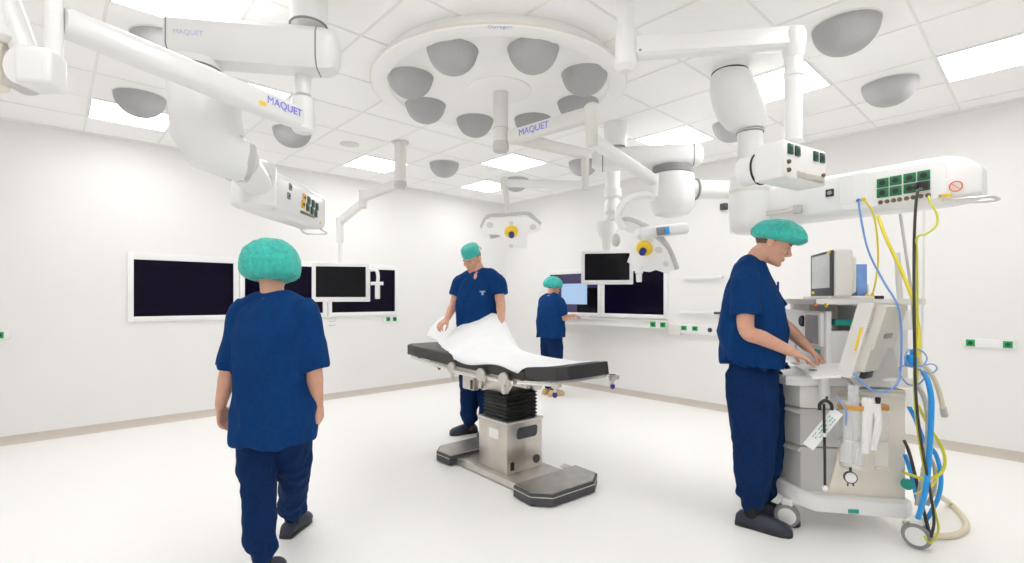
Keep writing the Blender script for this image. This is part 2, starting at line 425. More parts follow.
for c, ax_, r_ in path:
    x_, y_, z_ = frame_from(ax_, dy); rg.append(egg(c, x_, y_, r_, r_))
# path runs down: consistent ring order
obj('swivel_body', MB().rings(rg), 'white', u)
nk0, nk1 = W(-1.47, 2.69, 2.09), W(-1.55, 3.02, 2.04)
obj('neck', MB().cyl(nk0, nk1, .095, .085, 32), 'white', u); obj('neck_collar', MB().cyl(W(-1.462, 2.694, 2.089), W(-1.435, 2.72, 2.084), .111, .106, 32), 'greyp', u)
obj('brake_lever', MB().bar(P(206, 166, 2.60), P(232, 180, 2.66), .03, .016, bev=.004), 'chrome', u)
hd = W(-1.585, 3.06, 0)
obj('console_head', MB().lathe([(.10, 1.90), (.125, 1.915), (.125, 2.15), (.115, 2.175), (.08, 2.19), (.001, 2.192)], hd), 'white', u)
ca, cbb = W(-1.60, 3.08, 2.03), W(-1.595, 4.02, 2.03)
cx_, cy_, cz_ = frame_from(cbb-ca)
cn_ = MB()
prof = rrect(.20, .28, .045, 5)
out = []
for t, k, dz in ((-.10, .30, 0), (-.08, .62, 0), (-.03, .88, 0), (.03, 1, 0), ((cbb-ca).length-.10, 1, 0), ((cbb-ca).length-.03, .93, .004), ((cbb-ca).length, .78, .012)):
    out.append([ca+cz_*t+cx_*a*k+cy_*(b*k+dz) for a, b in prof])
con = obj('console', cn_.rings(out), 'white', u)
sn = cx_ if cx_.dot(D(1, 0)) > 0 else -cx_
def cpt(t, v): return ca+cz_*t+sn*.100+Z1*v
def cface(px, py): return hit(px, py, cpt(0, 0), sn)
for i in range(4):
    for j in range(2):
        socket(cface((304, 308.6, 312.8, 316.6)[i]-1.1*j, (197.5, 200.5, 203.7, 206.7)[i]+7*j), sn, Z1, .045, .055, 'amber' if i == 0 else 'dkgreen', con, 'black')
for j in range(2): socket(cface(290-1.5*j, 187+9*j), sn, Z1, .035, .045, 'midgrey', con)
obj('connector_strip', MB().box(cface(307.5, 214.5)+sn*.003, (.24, .02, .008), cz_, Z1, None, .002), 'brass', con)
obj('indicator', MB().box(cface(320, 223)+sn*.002, (.014, .014, .006), cz_, Z1), 'yellow', con)
obj('indicator', MB().box(cface(274, 176.5)+sn*.002, (.02, .02, .006), cz_, Z1), 'teal', con, 'teal square mark')
obj('equipment_rail', MB().bar(cface(256, 174)+sn*.03, cface(272, 184)+sn*.03, .012, .024, bev=.003).box(cface(266, 180)+sn*.018, (.05, .045, .036), cz_, Z1, None, .006), 'steelpale', con)
he = ca+cz_*(cbb-ca).length
obj('push_handle', MB().tube([he-cx_*.08-Z1*.135-cz_*.08, he-cx_*.08-Z1*.155+cz_*.03, he+cx_*.08-Z1*.155+cz_*.03, he+cx_*.08-Z1*.135-cz_*.08], .008), 'steelpale', con)

# ---- lettered tubular arm that carries the near spring arm
KA = 1.767/2.02
def WA(x, y, z): return W(x*KA, y*KA, CAMH+(z-CAMH)*KA)
a = thing('tubular_arm', 'long white lettered ceiling arm in front of the supply boom, carrying a short spring arm', 'ceiling arm', W(-1.156, 2.75, ZC))
ps = W(-1.156, 2.75, 0); zA = 2.333
obj('ceiling_tube', MB().cyl(ps+Z1*(zA+.14), ps+Z1*ZC, .042, n=28), 'white', a)
obj('tube_collar', MB().lathe([(.045, 2.665), (.060, 2.655), (.060, 2.595), (.045, 2.585)], ps, n=28), 'white', a)
obj('tube_collar', MB().lathe([(.045, zA+.125), (.058, zA+.115), (.058, zA-.055), (.045, zA-.07)], ps, n=28), 'white', a)
A0, A1 = ps+Z1*zA, W(-1.60, 1.767, zA)
ax_, ay_, az_ = frame_from(A1-A0)
AL = (A1-A0).length
tu = MB(); ring_ = []
for t, w_, h_ in ((-.05, .075, .10), (-.04, .09, .115), (.20, .10, .125), (.23, .105, .125), (AL*.6, .10, .115), (AL-.02, .10, .105), (AL, .09, .09)):
    ring_.append([A0+az_*t+ax_*p+ay_*q for p, q in rrect(w_, h_, .04, 6)])
ta = obj('arm', tu.rings(ring_), 'white', a)
side = ax_ if ax_.dot(A0-EYE) < 0 else -ax_
text('MAQUET', .054, A0+az_*.165+side*.0525+Z1*.008, -az_, Z1, 'bluetext', ta)
obj('warning_label', MB().box(A0+az_*.30+side*.053-Z1*.022, (.04, .02, .002), az_, Z1), 'yellow', ta, 'yellow label')
sp = WA(-1.835, 1.99, 0); sp.z = 0
obj('spindle', MB().cyl(sp+Z1*2.11, sp+Z1*2.55, .027, .027, 24), 'white', a)
obj('arm_joint', MB().bar(WA(-1.80, 1.98, 2.25), WA(-1.92, 1.95, 2.25), .105, .13, bev=.02, seg=4).cyl(WA(-1.885, 1.96, 2.25)+D(.0, -.04), WA(-1.885, 1.96, 2.25)+D(0, .045), .068, n=32), 'white', a)
obj('joint_bolt', MB().cyl(WA(-1.885, 1.96, 2.25)+D(0, -.046), WA(-1.885, 1.96, 2.25)+D(0, -.038), .005, n=10), 'midgrey', a)
obj('spring_arm', MB().bar(WA(-1.905, 1.955, 2.29), WA(-2.09, 1.98, 2.74), .06, .07, bev=.018, seg=3), 'white', a)
obj('joint_cover', MB().lathe([(.062, -.035), (.062, .045)], WA(-1.955, 1.985, 2.245), D(.25, -1).normalized(), n=32), 'greyp', a)
# ---- the nearest swivel, cut by the frame edge
n_ = thing('swivel_arm', 'white and cream swivel joint at the very edge beside the spring arm', 'ceiling arm', W(-1.80, 1.70, ZC))
q = W(-1.79, 1.68, 0)
obj('drop_tube', MB().cyl(q+Z1*2.33, q+Z1*ZC, .035, .05, 28), 'white', n_)
obj('cone_cover', MB().lathe([(.04, 2.43), (.055, 2.38), (.075, 2.285), (.08, 2.265)], q, n=36), 'white', n_)
obj('flange', MB().lathe([(.092, 2.262), (.098, 2.252), (.098, 2.232), (.078, 2.215)], q, n=36), 'whitem', n_)
obj('lower_tube', MB().lathe([(.066, 2.215), (.066, 2.07), (.055, 2.065)], q, n=36), 'cream', n_)
obj('cone_seam', MB().ring(q+D(.06, -.06)+Z1*2.258, D(.6, -.6, .3), .02, .003), 'black', n_)

# ---- straight boom with a small socket box on a drop tube
b_ = thing('socket_boom', 'straight white ceiling boom with a drop tube ending in a white box of green sockets', 'ceiling supply unit', W(.615, 2.68, ZC))
m0 = W(.612, 2.68, 0)
obj('ceiling_tube', MB().cyl(m0+Z1*2.74, m0+Z1*ZC, .045, n=28), 'white', b_)
obj('tube_hub', MB().lathe([(.047, 2.80), (.052, 2.79), (.055, 2.68), (.062, 2.60), (.05, 2.585), (.03, 2.57)], m0, n=28), 'white', b_)
e0, e1 = W(.66, 2.68, 2.695), W(1.50, 2.65, 2.735)
obj('boom', MB().bar(e0, e1, .08, .115, bev=.022, seg=3), 'white', b_)
obj('boom_cover_strip', MB().bar(e0-Z1*.03, e1-Z1*.03, .088, .03, bev=.006), 'whitem', b_)
obj('boom_bolt', MB().cyl(e0+D(.02, -.041)-Z1*.03, e0+D(.02, -.047)-Z1*.03, .007, n=10), 'midgrey', b_)
ej = W(1.50, 2.65, .03)
obj('end_joint', MB().lathe([(.03, 2.755), (.055, 2.745), (.062, 2.72), (.062, 2.68), (.052, 2.62), (.046, 2.60)], ej, n=32), 'white', b_)
obj('drop_tube', MB().lathe([(.043, 2.61), (.043, 2.53), (.050, 2.525), (.050, 2.50), (.043, 2.495), (.043, 2.16)], ej, n=28), 'white', b_)
# box: sharp-edged head; its socket face looks toward the room's near corner
fr_ = P(787, 158, 2.52); 
bxn = D(.53, -.85).normalized(); bxx = D(.85, .53).normalized()      # outward normal of the socket face, and along it
c0 = P(783.5, 157.5, 2.52)                                              # near vertical edge, middle
wB, hB, dB = .42, .192, .16
ctr = c0+bxx*wB/2-bxn*dB/2
hb = obj('socket_box', MB().box(ctr, (wB, dB, hB), bxx, -bxn, Z1, .012, 3), 'white', b_)
def bpt(u_, v_): return c0+bxx*(wB*u_)+Z1*(hB*v_)
for u_ in (.14, .30, .73, .89): socket(bpt(u_, .27), bxn, Z1, .045, .052, 'dkgreen', hb)
for u_, v_ in ((.10, -.08), (.10, -.30), (.91, -.22)): round_port(bpt(u_, v_), bxn, .012, 'brass', hb)
obj('label_strip', MB().box(bpt(.60, -.36)+bxn*.004, (.26, .034, .008), bxx, Z1, None, .002), 'steelpale', hb)
obj('box_neck', MB().cyl(ctr-bxx*.10-bxn*(dB/2-.01), ctr-bxx*.10-bxn*(dB/2+.13), .085, .08, 32), 'white', b_)
obj('neck_seam', MB().ring(ctr-bxx*.10-bxn*(dB/2+.035), bxn, .084, .006, 36), 'black', b_)

# ---- anaesthesia supply unit with the long cable console
v = thing('supply_unit', 'white ceiling supply unit whose long socket console hangs over the anaesthesia machine', 'ceiling supply unit', P(730, 60, 3.55)*1.0)
k0 = W(1.555, 3.55, 0)
obj('ceiling_mount', MB().cyl(k0+Z1*2.96, k0+Z1*ZC, .118, .118, 40), 'white', v)
obj('mount_seam', gapring(k0+Z1*2.958, Z1, .117, .006), 'black', v)
path = [(W(1.555, 3.55, 2.955), Z1, .116), (W(1.555, 3.54, 2.93), Z1, .128), (W(1.56, 3.52, 2.84), Z1, .148), (W(1.575, 3.51, 2.77), Z1*.95-dx*.3, .152), (W(1.61, 3.51, 2.68), Z1*.93-dx*.36, .15), (W(1.66, 3.51, 2.58), Z1*.97-dx*.2, .13), (W(1.675, 3.51, 2.535), Z1, .10)]
rg = []
for c, ax2, r_ in path:
    x_, y_, z_ = frame_from(ax2, dy); rg.append(egg(c, x_, y_, r_, r_, 2.3))
obj('swivel_body', MB().rings(rg), 'whitem', v)
k1 = W(1.68, 3.51, 0)
obj('swivel_seam', gapring(k1+Z1*2.55, Z1, .096, .006), 'midgrey', v); obj('swivel_seam', gapring(k1+Z1*2.515, Z1, .088, .005), 'midgrey', v)
obj('drop_tube', MB().cyl(k1+Z1*2.18, k1+Z1*2.53, .078, .083, 36), 'whitem', v)
obj('elbow', MB().lathe([(.075, 2.225), (.115, 2.215), (.13, 2.19), (.133, 2.10)], k1, n=40).lathe([(.134, 2.10), (.134, 1.90), (.122, 1.84), (.09, 1.805), (.001, 1.80)], k1, n=40), 'white', v)
obj('elbow_band', MB().lathe([(.1355, 2.11), (.1355, 2.085)], k1, n=40), 'offw', v)
# console: runs toward the camera's right
g0, g1 = W(1.80, 3.52, 1.985), W(2.455, 2.61, 1.985)
gx_, gy_, gz_ = frame_from(g1-g0); GL = (g1-g0).length
fn2 = gx_ if gx_.dot(EYE-g0) > 0 else -gx_
gprof = rrect(.20, .27, .05, 6)
rr = []
for t, k, dz in ((-.06, .55, 0), (-.03, .8, 0), (0, .98, 0), (.01, 1, 0), (GL-.22, 1, 0), (GL-.12, .97, -.003), (GL-.05, .86, -.010), (GL+.0, .66, -.02), (GL+.02, .5, -.03)):
    rr.append([g0+gz_*t+gx_*p*min(1, k+.05)+gy_*(q_*k+dz) for p, q_ in gprof])
gc = obj('console', MB().rings(rr), 'white', v)
def gpt(t, w_): return g0+gz_*t+fn2*.100+Z1*w_
obj('face_plate', MB().prism([(p, q_) for p, q_ in rrect(.50, .20, .04)], gpt(GL-.36, .0)-fn2*.001, gz_, Z1, fn2, .004), 'whitem', gc)
# positions of the sockets from where they stand along the face
def gface(px, py):
    return hit(px, py, gpt(0, 0), fn2)
for px, py in ((883, 183), (896, 180.5), (910, 178), (924, 175.5), (883, 193), (896, 191), (910, 188.5), (924, 186)):
    socket(gface(px, py)+fn2*.002, fn2, Z1, .056, .052, 'green', gc)
for px, py in ((881, 202.5), (887.5, 201.5), (894, 200.5), (900, 199.5), (907, 198.5), (913.5, 197.5), (921, 196.3), (928.5, 195.5)):
    round_port(gface(px, py)+fn2*.002, fn2, .012, 'brass', gc)
socket(gface(830, 193), fn2, Z1, .045, .045, 'black', gc, 'midgrey')
for px, py in ((846, 190), (860, 187)): obj('cover_plate', MB().box(gface(px, py), (.07, .17, .010), gz_, Z1, None, .0015, 1), 'whitem', gc)
for px, py in ((859, 200.5), (864.5, 199.5)): round_port(gface(px, py)+fn2*.002, fn2, .012, 'bluecable' if px < 862 else 'yelcable', gc, 'gas_port')
tgc = gface(956, 186.5)
sg = obj('prohibition_sign', MB().ring(tgc+fn2*.004, fn2, .026, .003, 30, 6).bar(tgc+fn2*.004+gz_*-.017+Z1*.017, tgc+fn2*.004+gz_*.017-Z1*.017, .005, .003), 'red', gc, 'red prohibition ring')
obj('yellow_label', MB().box(gface(945, 195.5), (.055, .016, .006), gz_, Z1), 'yellow', gc, 'yellow label')
hp = g0+gz_*(GL+.01)
obj('push_handle', MB().tube([hp-gz_*.14+fn2*.085-Z1*.11, hp+gz_*.03+fn2*.085-Z1*.12, hp+gz_*.05-Z1*.12, hp+gz_*.03-fn2*.085-Z1*.12, hp-gz_*.14-fn2*.085-Z1*.11], .011, flat=.6), 'steelpale', gc)
obj('equipment_rail', MB().bar(gpt(-.04, -.06)+fn2*.03, gpt(.30, -.06)+fn2*.03, .010, .028, bev=.003), 'steelpale', gc)
obj('rail_clamp', MB().box(gpt(.27, -.06)+fn2*.03, (.05, .03, .055), gz_, fn2, Z1, .006), 'greyp', gc)

# ---- far supply unit with grey-ringed joint
w = thing('supply_unit', 'far white supply unit with a thick dark grey ring on its round swivel body', 'ceiling supply unit', W(1.05, 4.62, ZC))
s0, s1 = W(.86, 4.72, 2.66), W(1.66, 4.58, 2.66)
sx_, sy_, sz_ = frame_from(s1-s0)
wb = W(.98, 4.70, 0)
obj('ceiling_mount', MB().cyl(wb+Z1*2.76, wb+Z1*ZC, .10, .11, 36), 'white', w); obj('mount_seam', gapring(wb+Z1*2.765, Z1, .102, .006), 'midgrey', w)
obj('boom', MB().rings([[s0+sz_*t+sx_*p*k+sy_*q_*k for p, q_ in rrect(.22, .20, .06)] for t, k in ((-.10, .6), (-.06, .9), (0, 1), ((s1-s0).length, 1), ((s1-s0).length+.06, .9), ((s1-s0).length+.09, .6))]), 'white', w)
for t in (0, (s1-s0).length): obj('boom_seam', MB().rings([[s0+sz_*(t+e)+sx_*p*1.012+sy_*q_*1.012 for p, q_ in rrect(.22, .20, .06)] for e in (-.005, .005)]), 'midgrey', w)
wc = W(1.455, 4.52, 0)
obj('grey_ring', MB().lathe([(.165, 2.545), (.172, 2.54), (.172, 2.475), (.16, 2.47)], wc, n=40), 'midgrey', w, 'thick dark grey ring')
obj('ring_cap', MB().cyl(wc+Z1*2.545, wc+Z1*2.57, .12, .11, 36), 'greyp', w)
obj('swivel_body', MB().lathe([(.16, 2.475), (.19, 2.46), (.20, 2.40), (.20, 2.25), (.185, 2.16), (.15, 2.11), (.08, 2.09), (.001, 2.085)], wc, n=40), 'white', w)
w0, w1 = W(1.60, 4.50, 2.335), W(2.12, 4.55, 2.335)
obj('neck', MB().cyl(w0, w1, .085, .08, 32), 'white', w); obj('neck_seam', MB().ring(W(1.665, 4.503, 2.335), (w1-w0).normalized(), .088, .011, 32), 'midgrey', w)
obj('drop_column', MB().cyl(W(2.10, 4.55, 1.95), W(2.10, 4.55, 2.45), .10, .10, 32), 'white', w)
# ------------------------------------------------------------------ surgical lamps on the central column
cdx, cdn = D(1, 0), D(0, -1)
def lamp_head(parent, outline, c, n, rim, handle_px, Y, lobes=()):
    """outline in the head's own plane (through c, normal n), given thickness behind it"""
    pts = [hit(px, py, c, n) for px, py in outline]
    h = obj('lamp_head', MB().pts_prism(pts, -n*.075, .018, 3), 'lampwhite', parent)
    obj('head_rim', MB().tube([hit(px, py, c, n)-n*.05 for px, py in rim], .024, 10), 'greyp', h)
    hc = hit(handle_px[0], handle_px[1], c, n)
    obj('handle_collar', MB().lathe([(.062, -.01), (.062, .012), (.05, .035), (.03, .04)], hc, n, n=28), 'yellow', h)
    obj('handle', MB().lathe([(.026, .03), (.026, .075), (.018, .088), (.001, .09)], hc, n, n=20), 'bluedark', h)
    for px, py, r in lobes: obj('led_window', MB().cyl(hit(px, py, c, n)-n*.005, hit(px, py, c, n)+n*.003, r, n=20), 'offw', h)
    return h
L1 = thing('surgical_lamp', 'white surgical lamp with yellow handle hanging upright on a straight tube from the central column', 'surgical lamp', W(-.095, 3.76, ZC))
lc = W(-.085, 3.76, 0)
obj('ceiling_column', MB().cyl(lc+Z1*2.50, lc+Z1*2.93, .056, n=32), 'offw', L1)
obj('column_foot', MB().lathe([(.057, 2.53), (.06, 2.50), (.06, 2.47), (.05, 2.455)], lc, n=32), 'greyp', L1)
obj('column_seam', MB().ring(lc+Z1*2.63, Z1, .056, .003, 32), 'greyp', L1)
p1, p2 = W(.02, 3.84, 2.585), P(585, 154, 4.38)
obj('boom', MB().bar(p1, p2, .075, .085, bev=.02, seg=3), 'offw', L1)
p3 = P(583, 187, 4.45)
obj('boom_end', MB().cyl(p2+Z1*.04, Vector((p2.x, p2.y, p3.z-.04)), .036, .03, 24), 'offw', L1)
q0 = Vector((p2.x, p2.y, p3.z)); q1 = P(504, 183, 4.52)
obj('spring_arm', MB().bar(q0, q1, .05, .07, bev=.018, seg=3), 'whitem', L1)
obj('drop_tube', MB().tube([q1+Z1*.03, Vector((q1.x, q1.y, 1.35+(298-214)/FPX*4.5))+D(.045, 0)], .026, 14), 'offw', L1)
obj('arm_end', MB().cyl(q1+Z1*.05, q1-Z1*.06, .036, n=20), 'offw', L1)
n1 = D(0, -.78, -.62).normalized()
c1 = P(511, 233, 4.5)
out1 = [(481.4, 230), (486, 221), (491, 219), (507, 218), (526, 216.5), (531, 219), (541, 227), (539.7, 231), (527.8, 234), (526.6, 248.5), (505.4, 248.5), (503, 238), (499, 235), (488.7, 234.3), (482, 233)]
hd1 = lamp_head(L1, out1, c1, n1, [(482, 230), (486, 221.5), (492, 219), (508, 218), (526, 216.8), (532, 219.5), (540, 227)], (511.5, 231.5), 4.5, ((490, 225, .03), (533, 227, .03), (511, 223, .02), (511, 246, .022)))
obj('side_grip', MB().tube([hit(500, 236, c1, n1)-n1*.03, hit(494, 238, c1, n1)-n1*.05, hit(490, 239, c1, n1)-n1*.05], [.02, .03, .026], 12), 'greyp', hd1)
L2 = thing('surgical_lamp', 'white surgical lamp tilted sideways, yellow handle and grey rim, beside a hanging black monitor', 'surgical lamp', W(.0, 3.70, 2.56), None)
r0, r1 = W(-.02, 3.75, 2.555), P(592, 114, 3.30)
a1 = obj('boom', MB().bar(r0, r1, .08, .10, bev=.022, seg=3), 'offw', L2)
bd = (r1-r0).normalized(); bxl = frame_from(bd)[0]; bxl = bxl if bxl.dot(EYE-r0) > 0 else -bxl
text('MAQUET', .066, r0+(r1-r0)*.36+bxl*.042, (r1-r0), bxl.cross(r1-r0), 'bluetext', a1)
obj('boom_bolt', MB().lathe([(.03, 0), (.03, .006), (.018, .008), (.001, .008)], P(583, 119, 3.36)+bxl*.035, bxl, n=20), 'greyp', a1)
jz = Vector((r1.x, r1.y, 0))
obj('boom_end', MB().lathe([(.03, r1.z+.07), (.052, r1.z+.05), (.052, r1.z-.06), (.04, r1.z-.08), (.04, r1.z-.20), (.03, r1.z-.215)], jz, n=28), 'offw', L2)
s0_ = Vector((r1.x, r1.y, r1.z-.17)); s1_ = P(654, 181, 3.75)
obj('spring_arm', MB().bar(s0_, s1_, .07, .085, bev=.022, seg=3), 'white', L2)
s2_ = Vector((s1_.x, s1_.y, P(654, 197, 3.75).z))
obj('arm_end', MB().cyl(s1_+Z1*.05, s2_, .035, .03, 24), 'whitem', L2)
obj('yoke', MB().tube([s2_, P(645, 195, 3.74), P(630, 198, 3.7), P(621, 207, 3.68), P(618, 218, 3.68), P(624, 228, 3.7)], .028, 14), 'white', L2)
n2 = D(-.42, -.72, -.55).normalized(); c2 = P(650, 250, 3.75)
out2 = [(634, 232), (642, 229), (655, 238), (667, 252), (674, 270), (668, 274), (656, 270), (650, 272), (640, 271), (634, 266), (627, 262), (631, 252), (632, 243)]
hd2 = lamp_head(L2, out2, c2, n2, [(641, 228), (655, 237), (667, 252), (675, 272)], (644.5, 248), 3.75, ((659, 250, .028), (666, 264, .022), (640, 237, .022)))
obj('head_lobe', MB().pts_prism([hit(px, py, c2+n2*-.04, n2) for px, py in [(617, 226), (620, 221), (628, 219.5), (640, 224), (648, 230), (638, 236), (628, 232)]], -n2*.07, .018, 3), 'white', hd2)
obj('head_rim', MB().tube([hit(px, py, c2+n2*-.05, n2) for px, py in [(619, 221), (628, 219), (640, 223), (649, 230)]], .018, 10), 'greyp', hd2)
obj('sterile_handle', MB().lathe([(.026, .03), (.03, 0), (.03, -.02), (.022, -.03), (.02, -.085), (.016, -.09)], P(639, 270, 3.7), n=20), 'white', hd2)
cp0, cp1 = P(640, 233, 3.66), P(688, 228, 3.70)
ctl = obj('control_bar', MB().bar(cp0, cp1, .06, .085, bev=.025, seg=3), 'white', L2)
obj('control_display', MB().box(P(663, 231, 3.625), (.10, .012, .06), (cp1-cp0), D(0, 1), None, .008), 'midgrey', ctl)
obj('blue_indicator', MB().box(P(667, 231, 3.612), (.035, .012, .045), (cp1-cp0), D(0, 1), None, .006), 'bluehose', ctl)
obj('pivot_knob', MB().ell(P(616, 240, 3.68), .035, .03, .05), 'greyp', L2)

# ------------------------------------------------------------------ hanging monitors
def monitor_panel(parent, c, xdir, w, h, bez, th=.05, m='white', sm='screen', tilt=0):
    x = xdir.normalized(); n = x.cross(Z1).normalized(); n = n if n.dot(EYE-c) > 0 else -n
    y = Z1
    ho = obj('housing', MB().box(c-n*th/2, (w, h, th), x, y, n, .008), m, parent)
    obj('screen', MB().box(c+n*.0005+y*.008, (w-2*bez, h-2*bez, .004), x, y, n), sm, parent)
    return ho, n
ma = thing('hanging_monitor', 'black-screened monitor on a thin jointed ceiling arm in front of the three wall screens', 'monitor', W(-1.17, 5.25, ZC))
mc = W(-1.18, 5.25, 0)
obj('ceiling_column', MB().cyl(mc+Z1*2.55, mc+Z1*ZC, .06, n=28).lathe([(.09, 2.985), (.09, ZC)], mc, n=28), 'offw', ma)
obj('column_foot', MB().lathe([(.065, 2.58), (.068, 2.54), (.05, 2.51)], mc, n=28), 'greyp', ma)
j0, j1 = mc+Z1*2.57, P(363, 197, 5.5)
obj('upper_arm', MB().bar(j0, j1, .075, .10, bev=.02, seg=3), 'offw', ma)
obj('arm_joint', MB().cyl(j1+Z1*.07, j1-Z1*.12, .045, .04, 24), 'offw', ma)
j2 = P(340, 226, 5.66)
obj('lower_arm', MB().bar(j1-Z1*.06, j2+Z1*.05, .065, .09, bev=.02, seg=3), 'whitem', ma)
obj('drop_tube', MB().cyl(j2+Z1*.09, j2-Z1*.18, .045, .04, 24).cyl(j2-Z1*.15, P(340, 264, 5.66), .018, n=16), 'whitem', ma)
mcen = P(341, 282.5, 5.62)
mh, mn = monitor_panel(ma, mcen, D(.98, .18), .63, .435, .045)
obj('yellow_label', MB().box(P(319, 263.3, 5.53), (.025, .012, .004), D(.98, .18), D(0, -1)), 'yellow', mh, 'yellow label')
hp_ = P(371, 285, 5.7)
obj('camera_handle', MB().tube([P(368, 270, 5.72), P(376, 270, 5.68), P(378, 276, 5.66), P(377.5, 284, 5.66)], .02, 12).lathe([(.022, .06), (.04, .055), (.04, .03), (.028, .025), (.028, -.13), (.024, -.135)], P(377.5, 287, 5.66), n=20).cyl(P(371, 283.5, 5.66), P(383, 283.5, 5.66), .02, n=14), 'white', ma)
mb = thing('hanging_monitor', 'black-screened monitor hung on a straight post in front of the lit wall screen', 'monitor', W(1.10, 5.25, ZC))
nb = W(1.065, 5.25, 0)
obj('ceiling_post', MB().cyl(nb+Z1*2.42, nb+Z1*ZC, .075, n=28).cyl(nb+Z1*2.30, nb+Z1*2.44, .055, .06, 28), 'whitem', mb)
obj('post_joint', MB().lathe([(.05, 2.52), (.09, 2.50), (.09, 2.42), (.06, 2.40), (.085, 2.36), (.085, 2.26), (.07, 2.24)], nb, n=28), 'white', mb)
obj('swivel_arm', MB().bar(nb+Z1*2.27, W(1.02, 5.35, 2.16), .09, .10, bev=.025, seg=3), 'white', mb)
obj('drop_tube', MB().lathe([(.05, 2.20), (.105, 2.17), (.11, 2.10), (.08, 2.02), (.055, 1.98), (.045, 1.80)], W(1.02, 5.36, 0), n=28), 'white', mb)
bc_ = P(607, 267.5, 5.30)
bh, bn = monitor_panel(mb, bc_, D(.98, -.17), .545, .36, .038)
obj('yellow_label', MB().box(P(584.5, 254.3, 5.33), (.022, .012, .004), D(.98, -.17), D(0, -1)), 'yellow', bh, 'yellow label')

# ------------------------------------------------------------------ wall screens
def wall_screen(label, p0, p1, n, z0, z1, group=None, sm='navyscreen', m=(.055, .07, .055)):
    """framed screen let into a wall: p0..p1 its foot line, n out of the wall"""
    p0, p1 = Vector(p0), Vector(p1); x = (p1-p0).normalized(); w_ = (p1-p0).length
    t = thing('wall_screen', label, 'screen', (p0+p1)/2+Z1*z0, group)
    f = MB(); c = (p0+p1)/2
    bz_, tp_, bt_ = m
    h_ = z1-z0
    f.box(p0+x*bz_/2+Z1*(z0+z1)/2+n*.012, (bz_, .024, h_), x, n, Z1, .004); f.box(p1-x*bz_/2+Z1*(z0+z1)/2+n*.012, (bz_, .024, h_), x, n, Z1, .004)
    f.box(c+Z1*(z1-tp_/2)+n*.012, (w_-2*bz_+.01, .022, tp_), x, n, Z1, .004); f.box(c+Z1*(z0+bt_/2)+n*.012, (w_-2*bz_+.01, .022, bt_), x, n, Z1, .004)
    obj('frame', f, 'whitem', t)
    s = obj('screen', MB().box(c+Z1*(z0+bt_+z1-tp_)/2+n*.006, (w_-2*bz_, .012, h_-tp_-bt_), x, n, Z1), sm, t)
    return t, s
WS = [(.56, 1.605, 'wide dark wall screen standing clear, first of three before the walking person'), (1.615, 2.66, 'dark wall screen half hidden behind the walking person with the teal cap'), (2.67, 3.72, 'dark wall screen half hidden behind the hanging monitor and its white handle')]
for x0, x1, lab in WS: wall_screen(lab, (x0, YL, 0), (x1, YL, 0), Vector((0, -1, 0)), 1.10, 1.825, 'row of three dark wall screens')
ws1, sc1 = wall_screen('wall screen showing a lit pale window, in front of the small standing person', (XR, 5.50, 0), (XR, 4.44, 0), Vector((-1, 0, 0)), 1.075, 1.79)
def on_right(px0, px1, z0, z1, off, mname, name, parent):
    a = PR(px0, 290, off); b = PR(px1, 290, off)
    return obj(name, MB().box(Vector((XR-off, (a.y+b.y)/2, (z0+z1)/2)), (.003, abs(a.y-b.y), z1-z0)), mname, parent)
on_right(550.5, 598, 1.13, 1.72, .0135, 'violet_screen', 'desktop', ws1)
on_right(577, 598, 1.14, 1.50, .0155, 'screen', 'dark_window', ws1)
on_right(561.5, 587, 1.255, 1.57, .0175, 'pale_screen', 'lit_window', ws1)
ws2, sc2 = wall_screen('dark wall screen right beside the lit one, behind the tilted lamp', (XR, 4.43, 0), (XR, 3.37, 0), Vector((-1, 0, 0)), 1.075, 1.79)
dk = thing('wall_desk', 'shallow white wall desk under the pair of wall screens with two green sockets', 'desk', (XR, 4.2, 1.0))
dkb = obj('desk_body', MB().box((XR-.10, 4.25, 1.005), (.20, 1.78, .085), bev=.012), 'whitem', dk)
obj('desk_top', MB().box((XR-.115, 4.4, 1.052), (.23, 2.02, .012), bev=.003), 'offw', dk)
for px in (653, 663): socket(Vector((XR-.2, PR(px, 322, .2).y, 1.01)), Vector((-1, 0, 0)), Z1, .075, .065, 'brightgreen', dk, 'dkgreen')
obj('keyboard', MB().box((XR-.13, 4.75, 1.064), (.14, .42, .018), bev=.004), 'offw', dk)

# ------------------------------------------------------------------ wall fittings
def plate(label, c, n, w_, h_, socks, group=None, d=.02, m='whitem'):
    n = Vector(n); x = Z1.cross(n).normalized(); c = Vector(c)
    t = thing('socket_strip', label, 'wall socket', c, group)
    obj('cover_plate', MB().box(c+n*d/2, (w_, d, h_), x, n, Z1, .005), m, t)
    for u_, s_, mm, dd in socks: socket(c+x*u_+n*(d+.002), n, Z1, s_, s_, mm, t, dd)
    return t
nR, nL = (-1, 0, 0), (0, -1, 0)
c = PR(989, 343.5); plate('white wall strip with two green sockets behind the anaesthesia machine cables', c, nR, .33, .072, ((-.115, .058, 'brightgreen', 'dkgreen'), (.115, .058, 'brightgreen', 'dkgreen')))
c = PLW(390.5, 319); plate('two small green sockets just below the last of the three wall screens', c, nL, .26, .075, ((-.05, .06, 'brightgreen', 'dkgreen'), (.055, .06, 'brightgreen', 'dkgreen')))
c = PLW(1, 335); plate('single green socket on the bare stretch of wall by the frame edge', c, nL, .12, .085, ((-.01, .058, 'brightgreen', 'dkgreen'),))
a_, b2 = PR(680, 330), PR(727, 331)
tk = thing('wall_trunking', 'white wall trunking with two green sockets behind the man at the machine', 'wall trunking', (a_+b2)/2)
zt = 1.35-31/FPX*6.2
obj('trunk_cover', MB().box((XR-.025, (a_.y+b2.y)/2, zt), (.05, abs(a_.y-b2.y), .12), bev=.006), 'whitem', tk)
